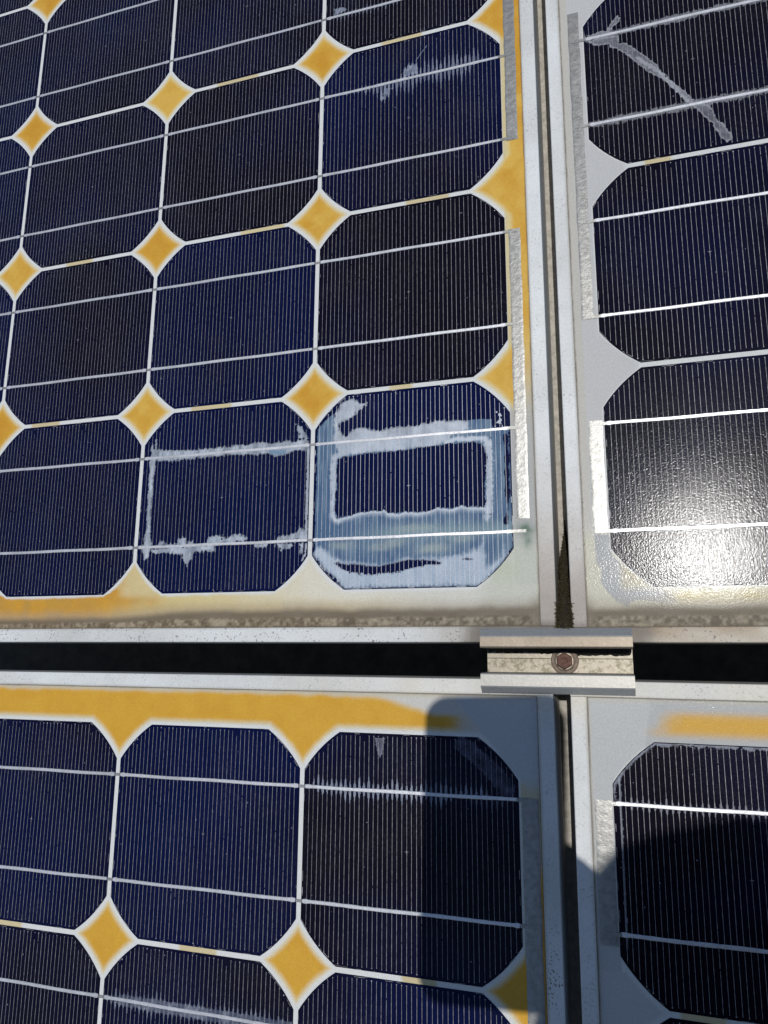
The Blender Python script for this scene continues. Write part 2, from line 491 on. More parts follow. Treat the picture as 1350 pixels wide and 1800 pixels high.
GRID = 0.5
CORE = [(-46.8, 20.3), (-43, 21.2), (-27.8, 22.6), (-12, 22.2), (2.5, 23.1), (20.3, 24.0), (27, 24.6), (42, 24.6), (47.2, 21.5), (48.0, 14), (47.4, -6), (46.6, -15.6), (44, -15.6), (37.9, -15.2), (32.7, -13.8), (27.3, -15.6), (22.4, -15.1), (18, -14.1), (12.5, -16), (6, -16.9), (-1.5, -15.8), (-6.6, -17), (-12.8, -16.2), (-15.4, -13.2), (-18, -14.4), (-23.2, -14.1), (-30.5, -14.5), (-38.9, -16.6), (-46.5, -18), (-48.2, -12)]
def cell_grid():
    n = int(round(2 * HALF / GRID)) + 1
    a = np.linspace(-HALF, HALF, n)
    return np.meshgrid(a, a, indexing='ij')

def patch_mesh(name, X, Y, col, alpha, tone, cut=0.04):
    """keeps the grid faces where something shows; the colour runs out into that of the cell"""
    base = np.array((0.0048, 0.0038, 0.0095)) * (1 - tone) + np.array((0.0028, 0.0058, 0.041)) * tone
    C = base + (col - base) * np.clip(alpha, 0, 1)[..., None]
    n, m = X.shape
    keep = (alpha > cut) & (cell_sdf(X, Y) < -0.05)
    fk = keep[:-1, :-1] & keep[1:, :-1] & keep[1:, 1:] & keep[:-1, 1:]
    ii, jj = np.nonzero(fk)
    idx = -np.ones((n, m), int)
    used = np.zeros((n, m), bool)
    for di, dj in ((0, 0), (1, 0), (1, 1), (0, 1)):
        used[ii + di, jj + dj] = True
    idx[used] = np.arange(used.sum())
    V = np.stack([X[used] * MM, Y[used] * MM, np.full(used.sum(), 0.03 * MM)], 1)
    F = np.stack([idx[ii, jj], idx[ii + 1, jj], idx[ii + 1, jj + 1], idx[ii, jj + 1]], 1).tolist()
    return make_mesh(name, V.tolist(), F, MAT['patch'], colors=C[used])

def comb(X):
    """the paste lines hold the film: edges run out in teeth along them"""
    u = X / FPITCH
    return 2 * np.abs(u - np.round(u))       # 0 on a finger, 1 between two

WHITE = np.array((0.56, 0.61, 0.68))
BLUE = np.array((0.065, 0.125, 0.225))
def over(col, al, c, a):
    """paint colour c with opacity a over (col, al)"""
    a = np.clip(a, 0, 1)
    na = a + al * (1 - a)
    w = (a / np.maximum(na, 1e-6))[..., None]
    return col * (1 - w) + np.asarray(c) * w, na

def damage_corner():
    X, Y = cell_grid()
    jag = 0.55 * vnoise(X, Y, 0.9, 3) + 0.7 * vnoise(X, Y, 3.0, 5) + 0.6 * (comb(X) - 0.5)
    spk = vnoise(X, Y, 0.8, 9)
    col = np.zeros(X.shape + (3,)); al = np.zeros(X.shape)
    sd = poly_sdf(X, Y, DA['blue']) + 0.3 * jag
    streak = vnoise(X, Y * 0.12, 1.5, 21)
    bl = lerp(BLUE, np.array((0.16, 0.24, 0.32)), np.clip(0.35 + 0.5 * fbm(X, Y, 16, 4) + 0.5 * streak + 0.25 * vnoise(X, Y * 0.1, 0.8, 22), 0, 1))
    for k, (cx, cy) in enumerate(DA['dots']):
        w = np.exp(-(((X - cx) / 7.0) ** 2 + ((Y - cy) / 2.4) ** 2)) * np.clip(0.8 + 0.7 * fbm(X, Y, 3, 31 + k), 0, 1.2)
        bl = lerp(bl, np.array((0.30, 0.36, 0.36)), np.clip(w, 0, 0.6))
    gr = np.exp(-((Y + 29.5) / 4.5) ** 2) * smooth(-40, -5, X) * 0.55
    bl = lerp(bl, np.array((0.27, 0.37, 0.38)), gr)
    col, al = over(col, al, bl, smooth(0.3, -0.3, sd) * 0.97)
    # white borders
    wcol = lerp(WHITE, np.array((0.42, 0.46, 0.52)), np.clip(0.5 + 0.6 * fbm(X, Y, 6, 8) + 0.4 * streak, 0, 1))
    sd = poly_sdf(X, Y, DA['white_top']) + jag
    col, al = over(col, al, wcol, smooth(0.7, -1.6, sd + 0.6 * spk) * np.clip(0.86 + 0.45 * fbm(X, Y * 0.35, 5, 88) + 0.12 * streak, 0.35, 0.97))
    d = line_dist(X, Y, DA['rim'])
    below = smooth(4.2, 0.2, d) * (0.65 + 0.35 * smooth(2.2, 0.6, d))
    inside = poly_sdf(X, Y, DA['rim'] + [(47.5, 20), (24, 24), (-46, 20)])
    col, al = over(col, al, WHITE * 0.95, np.where(inside + 0.5 * jag > 0, below, 0) * 0.9)
    d = line_dist(X, Y, DA['rim_top'])
    col, al = over(col, al, WHITE, smooth(2.3, 0.7, d + 0.8 * jag) * 0.9)
    d = line_dist(X, Y, DA['strip_r'])
    col, al = over(col, al, WHITE * 0.9, smooth(2.9, 0.8, d + 1.2 * spk + 0.4 * jag) * 0.85)
    sd = poly_sdf(X, Y, DA['white_bot']) + 1.2 * jag
    wb = lerp(np.array((0.47, 0.53, 0.61)), np.array((0.28, 0.36, 0.46)), np.clip(0.4 + 0.5 * fbm(X, Y * 0.3, 5, 12), 0, 1))
    col, al = over(col, al, wb, smooth(1.6, -2.2, sd))
    # the sound middle of the cell and dark remnants
    core = poly_sdf(X, Y, CORE) + 0.9 * jag
    al = al * (1 - 0.985 * smooth(0.4, -0.4, core + 0.5 * spk))
    sd = poly_sdf(X, Y, DA['eye']) + 0.8 * jag
    e = smooth(0.7, -0.7, sd + 1.1 * spk * smooth(-50, -53, Y))
    al = al * (1 - 0.995 * e)
    sd = poly_sdf(X, Y, DA['eye2'])
    al = al * (1 - 0.9 * smooth(0.5, -0.2, sd))
    d = line_dist(X, Y, DA['crack'])
    al = al * (1 - 0.96 * smooth(1.5, 0.7, d + 0.9 * vnoise(X, Y, 4, 14) + 0.4 * spk))
    sd = poly_sdf(X, Y, DA['speck'])
    col, al = over(col, al, WHITE, smooth(0.2, -0.3, sd + 1.6 * spk) * 0.9)
    rim = smooth(-1.1, -0.3, cell_sdf(X, Y)) * np.clip(0.5 + 0.9 * fbm(X, Y, 5, 3), 0, 1)
    col, al = over(col, al, (0.10, 0.13, 0.19), rim * 0.6)
    return patch_mesh('delamination_patch', X, Y, col, al, 1.0)

def damage_neighbour():
    X, Y = cell_grid()
    jag = 0.5 * vnoise(X, Y, 0.9, 43) + 0.6 * vnoise(X, Y, 2.5, 45) + 0.7 * (comb(X) - 0.5)
    spk = vnoise(X, Y, 0.8, 49)
    col = np.zeros(X.shape + (3,)); al = np.zeros(X.shape)
    wc = lerp(WHITE * 0.95, np.array((0.36, 0.42, 0.50)), np.clip(0.5 + 0.7 * fbm(X, Y, 5, 51), 0, 1))
    for k in ('top', 'left', 'b1', 'b2', 'b3', 'b4', 'b5', 'b6', 'b7', 'blob'):
        sd = poly_sdf(X, Y, DB[k]) + jag * (0.9 if k in ('top', 'left') else 1.4)
        col, al = over(col, al, wc, smooth(0.8, -1.2, sd + 0.5 * spk) * np.clip(0.76 + 0.55 * fbm(X, Y * 0.35, 4, 89), 0.3, 0.95))
    sd = poly_sdf(X, Y, DB['blue'])
    col, al = over(col, al, (0.13, 0.24, 0.36), smooth(0.5, -1.5, sd) * 0.8)
    for k, w in (('edge', 1.1), ('edge2', 0.8)):
        d = line_dist(X, Y, [(min(x, 61.6), y) for x, y in DB[k]])
        col, al = over(col, al, WHITE * 0.8, smooth(w + 0.4, w * 0.4, d + 0.5 * spk) * 0.8)
    # honeycomb of tiny bubbles near the right edge
    d = np.abs(X - 57.5 - 0.02 * Y)
    b = smooth(2.0, 1.0, d) * smooth(-29, -24, Y) * smooth(16, 8, Y) * (np.sin(X * 5.2) * np.sin(Y * 5.2 + X) > 0.25)
    col, al = over(col, al, WHITE * 0.8, b * 0.7)
    return patch_mesh('delamination_patch', X, Y, col, al, 0.9)

def fringe(X, Y, bus, amp_up, amp_dn, seed, width=0.9):
    """leaf-shaped lifting along the paste lines on both sides of a busbar"""
    rnd = random.Random(seed)
    al = np.zeros(X.shape)
    for i in range(NF):
        x = (i - (NF - 1) / 2) * FPITCH
        for s, amp in ((1, amp_up), (-1, amp_dn)):
            L = amp(x) * rnd.uniform(0.55, 1.25)
            if L < 0.4:
                continue
            t = (Y - bus) * s / L
            w = np.clip(1 - t, 0, 1) ** 0.8 * (0.35 + 0.75 * width) * rnd.uniform(0.8, 1.25)
            d = np.abs(X - x) - w
            a = smooth(0.28, -0.28, d) * ((t > -0.05) & (t < 1))
            a = a * (0.45 + 0.55 * smooth(0.55, 0.1, np.abs(d))) * (0.75 + 0.25 * smooth(1.0, 0.5, t))
            al = np.maximum(al, a)
    return al

def damage_fringe(kind, tone):
    X, Y = cell_grid()
    spk = vnoise(X, Y, 0.8, 63)
    fl = fbm(X, Y, 4, 61)
    col = np.zeros(X.shape + (3,)); al = np.zeros(X.shape)
    blue = lerp(np.array((0.17, 0.21, 0.33)), np.array((0.46, 0.51, 0.60)), np.clip(0.4 + 0.8 * fl, 0, 1))
    def env(lo, hi, a, soft=6):
        return lambda x: a * float(smooth(lo, lo + soft, x)) * float(smooth(hi, hi - soft, x))
    if kind == 'ul_top':
        up = lambda x: 14 * float(smooth(-8, 12, x)) * float(smooth(56, 44, x)) + 2.5 * float(smooth(-60, -50, x)) * float(smooth(5, -10, x))
        dn = lambda x: 13 * float(smooth(-36, -18, x)) * float(smooth(48, 40, x)) + 3 * float(smooth(-60, -40, x)) * float(smooth(-10, -20, x))
        a = fringe(X, Y, BUS, up, dn, 5)
        col, al = over(col, al, blue, a * 0.9)
        for pts, w in (([(-22, 20), (-18, 16.5), (-13, 22), (-11, 28), (-18, 29)], 1), ([(-6, 31), (-4, 40), (2, 44), (6, 42), (8, 33)], 1)):
            sd = poly_sdf(X, Y, pts) + 1.0 * spk + 3.4 * (comb(X) - 0.35)
            col, al = over(col, al, blue, smooth(0.7, -0.9, sd) * np.clip(0.45 + 0.4 * smooth(1.2, 0.2, np.abs(sd)) + 0.4 * fl, 0, 0.9))
        d = line_dist(X, Y, [(5, 44), (13, 54)])
        col, al = over(col, al, (0.22, 0.27, 0.38), smooth(0.7, 0.2, d) * 0.7)
    elif kind == 'ul_above':
        a = fringe(X, Y, -BUS, env(-60, 20, 3.5), env(-58, -5, 6), 6, 0.7)
        col, al = over(col, al, blue, a * 0.6)
        sd = poly_sdf(X, Y, [(-56, -30), (-57, -25), (-50, -24), (-46, -28)]) + spk
        col, al = over(col, al, blue, smooth(0.6, -0.6, sd) * 0.6)
    elif kind == 'll_top':
        a = fringe(X, Y, BUS, env(-62, 50, 8.0, 8), env(-58, 30, 7.5, 8), 8, 0.85)
        col, al = over(col, al, np.minimum(blue * 1.25, 0.65), a * 0.95)
        a = fringe(X, Y, BUS, env(20, 50, 7, 5), env(34, 60, 9, 5), 10, 0.8)
        col, al = over(col, al, blue, a * 0.35)
        sd = poly_sdf(X, Y, [(-19.5, 60.5), (-17.5, 52), (-16.2, 49.5), (-14.6, 52), (-13.2, 60.5)]) + 0.4 * spk
        col, al = over(col, al, (0.27, 0.28, 0.36), smooth(0.5, -0.5, sd) * (0.4 + 0.35 * smooth(1.0, 0.1, np.abs(sd)) + 0.3 * fl))
        sd = line_dist(X, Y, [(33, 58), (42, 52), (50, 44), (57, 36)]) - 4.5 + 1.5 * fl + spk
        col, al = over(col, al, (0.10, 0.11, 0.18), smooth(0.8, -0.8, sd) * np.clip(0.25 + 0.5 * fl + 0.35 * smooth(1.0, 0.2, np.abs(sd)) + 0.2 * comb(X), 0, 1))
    elif kind == 'll_low':
        a = fringe(X, Y, BUS, env(-64, 64, 8.0, 12), env(-64, 64, 8.5, 12), 12, 0.95)
        fill = smooth(4.2, 2.2, np.abs(Y - BUS) + 0.5 * spk) * smooth(-62, -20, X)
        a = np.maximum(a, 0.5 * fill)
        col, al = over(col, al, blue, a * 0.8 * np.clip(0.75 + 0.5 * fl, 0.3, 1))
    elif kind == 'lr_top':
        a = fringe(X, Y, BUS, env(-60, 64, 4.6, 6), env(-60, 64, 5.0, 6), 14, 0.75)
        col, al = over(col, al, (0.34, 0.35, 0.40), a * 0.8)
        sd = cell_sdf(X, Y)
        r = smooth(-2.6, -0.6, sd + 1.6 * fl + 0.7 * spk) * smooth(30, 38, Y) * smooth(-0.1, -0.3, sd)
        col, al = over(col, al, (0.30, 0.32, 0.38), r * 0.75)
        d = np.abs(X + 59.5 + 0.3 * spk)
        col, al = over(col, al, (0.26, 0.28, 0.33), smooth(1.0, 0.4, d) * smooth(-40, -30, Y) * 0.6)
    elif kind == 'ur_trail':
        for k in ('trail', 'branch'):
            sd = poly_sdf(X, Y, DC[k]) + 0.45 * spk + 0.35 * (comb(X) - 0.5)
            m = smooth(0.4, -0.4, sd)
            rim = smooth(1.1, 0.25, np.abs(sd))
            col, al = over(col, al, (0.165, 0.17, 0.195), m * np.clip(0.78 + 0.35 * fl + 0.2 * spk, 0, 1))
            col, al = over(col, al, (0.45, 0.46, 0.49), rim * m * 0.6)
        d = line_dist(X, Y, [(-31, 9), (-18, -6), (-4, -29)])
        col, al = over(col, al, (0.42, 0.43, 0.46), smooth(1.6, 0.6, d + 1.1 * spk) * 0.6)
        for b, s in ((BUS, 1), (-BUS, 2)):
            d = np.abs(Y - b) - 1.0
            hal = smooth(2.4, 0.3, d + 1.2 * spk + 1.0 * fbm(X, Y, 6, 70 + s))
            col, al = over(col, al, (0.30, 0.31, 0.34), hal * 0.6)
    return patch_mesh('delamination_patch', X, Y, col, al, tone)

# ---------------------------------------------------------------- panels
WINDOW = (-330, 300, -670, 165)          # the part of the array the photograph shows, mm
C_WHITE = np.array((0.66, 0.67, 0.66))
C_YEL = np.array((0.63, 0.355, 0.045))
C_BEIGE = np.array((0.60, 0.49, 0.25))
C_CREAM = np.array((0.67, 0.64, 0.54))
C_GREY = np.array((0.50, 0.497, 0.49))
C_DIRT = np.array((0.115, 0.085, 0.055))
C_DUST = np.array((0.36, 0.31, 0.24))

def gap_patches(X, Y, P, col, chance):
    """short yellowed lengths in the seams between rows"""
    for r in range(P['r0'], P['r1']):
        y = P['oy'] - (r + 1) * PITCH
        for c in range(P['c0'], P['c1'] + 1):
            rnd = random.Random(c * 37 + r * 101 + P['seed'])
            if rnd.random() > chance:
                continue
            x0 = P['ox'] + c * PITCH + rnd.uniform(24, 70)
            x1 = x0 + rnd.uniform(10, 34)
            m = (np.abs(Y - y) < 2.4) * smooth(x0 - 2, x0 + 1, X) * smooth(x1 + 2, x1 - 1, X)
            col = lerp(col, C_BEIGE * rnd.uniform(0.9, 1.05), m * 0.85)
    return col

def dirt_edge(X, Y, col, yb, reach, xr, seed, strength=1.0, sx=1, brown=C_DIRT):
    """soil that has run down against the lower frame and round the corner"""
    nz = fbm(X, Y, 14, seed)
    e = Y - yb
    band = smooth(reach + 2.5, reach - 2.5, e + 1.6 * nz)
    col = lerp(col, C_DUST, 0.55 * smooth(reach + 8, reach, e + 2 * nz) * strength)
    fine = fbm(X, Y, 2.0, seed + 3, 3) + 0.5 * fbm(X, Y, 9, seed + 5)
    g2 = np.clip(0.6 + 0.9 * fine, 0, 1)
    inner = smooth(reach * 0.62, reach * 0.45, e + 0.8 * nz)
    soil = lerp(C_DUST * 0.55, brown, np.clip(0.55 + 0.5 * nz, 0, 1))
    gran = lerp(np.array((0.42, 0.36, 0.26)), brown * 0.7, g2)
    soil = lerp(soil, gran, inner * 0.75)
    return lerp(col, soil, band * 0.9 * strength)

def field_ul(X, Y, d, P):
    edge = fbm(X, Y, 5, 3) * 0.25
    y = smooth(1.8, 5.4, d + edge)
    right = X > 127.3
    m = np.ones_like(X)
    m = np.where(right & (X > 137.0), smooth(-285, -215, Y), m)
    m = np.where(right & (X <= 137.0), smooth(-292, -274, Y), m)
    m = m * (1 - smooth(-362, -366, Y))
    col = np.broadcast_to(C_WHITE, X.shape + (3,)).copy()
    col = gap_patches(X, Y, P, col, 0.75)
    # margin beside the cells: pale yellow above, grey below
    mr = smooth(127.0, 128.4, X)
    col = lerp(col, lerp(np.array((0.40, 0.40, 0.385)), np.array((0.60, 0.50, 0.26)), smooth(-300, -230, Y)), mr * 0.92)
    yy = lerp(C_YEL, C_YEL * np.array((0.93, 0.88, 0.75)), np.clip(0.5 + fbm(X, Y, 8, 9), 0, 1))
    vary = 0.5 + 0.5 * vnoise(np.round(X / PITCH) * 37.0, np.round(Y / PITCH) * 53.0, 1.0, 5)
    blot = fbm(X, Y, 11, 93)
    yy = lerp(yy, np.array((0.68, 0.43, 0.09)), np.clip(vary * 0.7 + 0.6 * blot, 0, 0.8))
    yy = lerp(yy, np.array((0.55, 0.26, 0.025)), smooth(4.5, 10.5, d) * np.clip(0.55 - 0.5 * vary - 0.5 * blot, 0, 1))
    col = lerp(col, np.array((0.68, 0.55, 0.24)), smooth(1.2, 3.6, d + edge) * m * (0.45 + 0.4 * vary))
    col = lerp(col, yy, smooth(2.0 + 0.8 * vary, 6.2, d + edge + 0.3 * fbm(X, Y, 3, 91)) * m)
    # bottom margin: amber at the left, paling to cream
    nx = X + 12 * fbm(X, Y, 16, 4)
    amber = lerp(C_YEL * np.array((0.92, 0.85, 0.9)), np.array((0.48, 0.27, 0.06)), np.clip(0.45 + 0.9 * fbm(X, Y, 7, 44), 0, 1))
    marg = lerp(amber, np.array((0.62, 0.51, 0.25)), smooth(-140, -92, nx))
    marg = lerp(marg, C_CREAM, smooth(-96, 30, nx))
    marg = lerp(marg, np.array((0.60, 0.59, 0.53)), smooth(20, 90, X))
    marg = lerp(marg, np.array((0.64, 0.55, 0.31)), smooth(-391, -384, Y) * 0.75 * smooth(-150, -132, nx) * smooth(-60, -100, X))
    warm = smooth(-170, -120, X) * smooth(21, 10, Y + 408.0 + 3 * fbm(X, Y, 12, 46)) * smooth(115, -10, X)
    marg = lerp(marg, np.array((0.56, 0.42, 0.18)), warm * 0.75)
    zone = smooth(-360, -364, Y) * smooth(0.9, 3.2, d + 0.8 * fbm(X, Y, 4, 47)) * (np.abs(X - 64.5 + 129 * np.round((64.5 - X) / 129)) > 38) * (X < 126) + smooth(-384.4, -385.4, Y) * smooth(0.5, 2.6, d + 0.9 * fbm(X, Y, 9, 48))
    col = lerp(col, marg, np.clip(zone, 0, 1))
    corner = smooth(100, 118, X) * smooth(-352, -366, Y)
    col = lerp(col, np.array((0.52, 0.53, 0.46)), corner * 0.85)
    gsp = np.exp(-(((X - 121) / 9) ** 2 + ((Y + 374) / 10) ** 2))
    col = lerp(col, np.array((0.44, 0.49, 0.33)), np.clip(gsp * (0.7 + 0.5 * fbm(X, Y, 5, 5)), 0, 1) * 0.6)
    vd = np.exp(-(((X - 134.5) / 4.6) ** 2 + ((Y + 352.5) / 3.2) ** 2)) + 0.6 * np.exp(-(((X - 135.5) / 2.6) ** 2 + ((Y + 360) / 5) ** 2))
    col = lerp(col, np.array((0.10, 0.17, 0.12)), np.clip(vd * (0.9 + 0.8 * fbm(X, Y, 3, 6)), 0, 0.9))
    grm = smooth(139.5, 141.5, X + 0.5 * fbm(X, Y, 20, 33)) * smooth(-150, -320, Y)
    col = lerp(col, np.array((0.33, 0.30, 0.22)), grm * 0.6)
    col = dirt_edge(X, Y, col, -408.0, 10.5 - 4.0 * smooth(-80, -150, X), 141.4, 13)
    cr = smooth(133, 141, X + 0.8 * fbm(X, Y, 10, 14)) * smooth(-385, -404, Y)
    col = lerp(col, C_DUST * 0.55, cr * 0.85)
    return col

TONGUE = [(172.4, -357.4), (180.7, -357.8), (180.4, -364.4), (182.1, -370.3), (189.4, -377.9), (201.0, -387.0), (212.6, -392.0), (213.9, -395.2), (210.8, -397.5), (200.6, -395.0), (194.6, -394.5), (189.9, -395.6), (188.3, -398.4), (183.1, -395.5), (176.5, -388.1), (174.8, -383.2), (175.8, -378.3), (172.9, -373.3)]

def field_ur(X, Y, d, P):
    col = np.broadcast_to(C_WHITE * 0.92, X.shape + (3,)).copy()
    col = gap_patches(X, Y, P, col, 0.9)
    inner = smooth(1.7, 4.4, d) * (X > 220) * (Y > -380)
    col = lerp(col, C_YEL, inner)
    left = smooth(205, 200, X) * smooth(0.3, 1.0, d)
    seam = (np.abs(((Y - P['oy']) / PITCH + 0.5) % 1 - 0.5) * PITCH < 2.2) * smooth(199.5, 204.5, X)
    col = lerp(col, C_GREY, left * (1 - seam) * 0.98)
    st = smooth(172.3, 170.6, X)
    col = lerp(col, np.array((0.50, 0.48, 0.43)), st * 0.9)
    bot = smooth(-352, -362, Y) * smooth(205, 190, X) + smooth(-385.5, -387, Y)
    col = lerp(col, np.array((0.54, 0.52, 0.42)), np.clip(bot, 0, 1) * smooth(0.2, 0.8, d))
    sd = poly_sdf(X, Y, TONGUE) + 0.3 * fbm(X, Y, 3, 23)
    tg = lerp(np.array((0.34, 0.35, 0.36)), np.array((0.40, 0.36, 0.25)), smooth(183, 189, X) * smooth(-366, -376, Y) * smooth(-392, -384, Y + 0.0 * X))
    col = lerp(col, tg, smooth(0.3, -0.3, sd) * 0.9)
    ye = np.exp(-((Y + 393) / 3.6) ** 2) * smooth(202, 220, X)
    col = lerp(col, np.array((0.50, 0.40, 0.15)), np.clip(ye * (0.8 + 0.5 * fbm(X, Y, 8, 29)), 0, 1) * 0.75)
    speck = smooth(0.35, 0.5, fbm(X, Y, 2.2, 35)) * smooth(168.5, 167, X + 0.8 * fbm(X, Y, 12, 36)) * smooth(-200, -280, Y)
    col = lerp(col, np.array((0.12, 0.10, 0.07)), speck * 0.8)
    col = dirt_edge(X, Y, col, -408.5, 10.0, 166.4, 19, 0.95)
    cr = smooth(173, 167, X - 0.8 * fbm(X, Y, 10, 15)) * smooth(-386, -404, Y)
    col = lerp(col, C_DUST * 0.6, cr * 0.8)
    return col

def field_ll(X, Y, d, P):
    edge = fbm(X, Y, 5, 53) * 0.3
    col = np.broadcast_to(C_WHITE, X.shape + (3,)).copy()
    col = gap_patches(X, Y, P, col, 0.75)
    y = smooth(1.8, 5.4, d + edge)
    m = np.ones_like(X)
    right = smooth(126.8, 128.2, X)
    m = m * (1 - right * smooth(-545, -530, Y))
    top = smooth(-473, -468, Y)
    pale = -446.5 - 1.8 - 3.0 * smooth(20, 75, X) - 1.3 * fbm(X, Y, 10, 55) - 7.5 * smooth(40, 90, X)
    tm = smooth(pale + 2.6, pale - 2.6, Y) * smooth(104, 84, X + 3 * fbm(X, Y, 8, 58))
    m = m * (1 - top) + top * tm
    lb = 129.3 - (Y + 487.6) * -0.95
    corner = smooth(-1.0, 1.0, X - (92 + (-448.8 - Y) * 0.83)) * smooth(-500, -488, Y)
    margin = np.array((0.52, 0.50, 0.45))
    col = lerp(col, margin, top * 0.75 * smooth(0.8, 3.5, d))
    yy = lerp(C_YEL, C_YEL * np.array((0.95, 0.9, 0.8)), np.clip(0.5 + fbm(X, Y, 9, 59), 0, 1))
    col = lerp(col, np.array((0.48, 0.42, 0.26)), right * smooth(-470, -500, Y) * 0.85)
    col = lerp(col, np.array((0.68, 0.55, 0.24)), smooth(1.2, 3.6, d + edge) * m * 0.6)
    col = lerp(col, yy, smooth(2.2, 6.0, d + edge + 0.3 * fbm(X, Y, 3, 92)) * m)
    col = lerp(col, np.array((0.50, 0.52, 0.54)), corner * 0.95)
    fr = smooth(-449.5, -446.5, Y + 0.9 * fbm(X, Y, 16, 60))
    col = lerp(col, np.array((0.50, 0.45, 0.35)), fr * 0.8)
    return col

def field_lr(X, Y, d, P):
    col = np.broadcast_to(C_WHITE * 0.93, X.shape + (3,)).copy()
    col = gap_patches(X, Y, P, col, 0.8)
    inner = smooth(1.7, 4.4, d) * (X > 215) * (Y < -480)
    col = lerp(col, C_YEL, inner)
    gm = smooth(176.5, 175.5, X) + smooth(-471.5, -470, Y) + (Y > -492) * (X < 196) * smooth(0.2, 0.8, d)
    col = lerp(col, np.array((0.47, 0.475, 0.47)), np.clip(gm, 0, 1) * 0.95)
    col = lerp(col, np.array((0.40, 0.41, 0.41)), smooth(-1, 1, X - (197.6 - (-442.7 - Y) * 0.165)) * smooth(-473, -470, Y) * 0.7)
    ym = smooth(-8, 9, X - 202 + 6 * fbm(X, Y, 9, 77) - 0.5 * (Y + 459)) * np.exp(-((Y + 459.0) / 6.0) ** 4)
    col = lerp(col, C_YEL, np.clip(ym, 0, 1) * 0.95)
    tri = smooth(1.5, 3.5, d) * (Y < -580) * (X < 200)
    col = lerp(col, C_GREY * 1.05, tri)
    fr = smooth(-450, -446.5, Y + 0.9 * fbm(X, Y, 16, 80)) + smooth(166.5, 164.5, X)
    col = lerp(col, np.array((0.50, 0.47, 0.39)), np.clip(fr, 0, 1) * 0.6)
    return col

PANELS = [
    dict(key='ul', seed=1, ox=0.0, oy=0.0, c0=-5, c1=0, r0=-3, r1=2, fx=(-659.5, 141.4), fy=(-408.3, 410.0), fw=9.0, rz=0.0, field=field_ul,
         label='solar panel with a whitened corner cell and many yellow diamonds, above left of the clamp'),
    dict(key='ur', seed=2, ox=179.75, oy=-131.17, c0=0, c1=5, r0=-4, r1=1, fx=(166.5, 968.0), fy=(-409.2, 410.0), fw=8.2, rz=0.0, field=field_ur,
         label='solar panel with sun glare and a grey diagonal crack trail, above right of the clamp'),
    dict(key='ll', seed=3, ox=-1.02, oy=-597.09, c0=-5, c1=0, r0=-1, r1=2, fx=(-660.5, 138.2), fy=(-1008.0, -446.2), fw=8.6, rz=0.0, field=field_ll,
         label='solar panel with a broad yellow top band, half shaded, below left of the clamp'),
    dict(key='lr', seed=4, ox=174.23, oy=-466.91, c0=0, c1=5, r0=0, r1=3, fx=(164.3, 962.0), fy=(-1008.0, -446.2), fw=8.4, rz=-0.0056, field=field_lr,
         label='solar panel mostly in deep shadow with a short yellow band, below right of the clamp'),
]
TONES = {('ul', 0, 1): 0.10, ('ul', 0, 0): 0.55, ('ul', 0, -1): 0.15, ('ul', -1, 0): 0.12, ('ul', -1, 1): 0.85, ('ul', -1, -1): 0.25, ('ul', -2, 0): 0.4, ('ul', -2, 1): 0.5,
         ('ul', 0, 2): 1.0, ('ul', -1, 2): 0.9, ('ul', -2, 2): 0.6, ('ul', -3, 2): 0.6, ('ul', -2, -1): 0.2,
         ('ur', 0, -1): 0.0, ('ur', 0, 0): 0.08, ('ur', 0, 1): 0.3, ('ll', 0, -1): 0.18, ('ll', -1, -1): 0.8, ('ll', -2, -1): 0.55, ('ll', -2, 0): 0.25, ('ll', -1, 0): 0.45, ('ll', 0, 0): 0.5,
         ('lr', 0, 0): 0.0}

def panel_to_local(P, x, y, z=0.0):
    return ((x - P['ox']) * MM, (y - P['oy']) * MM, z * MM)

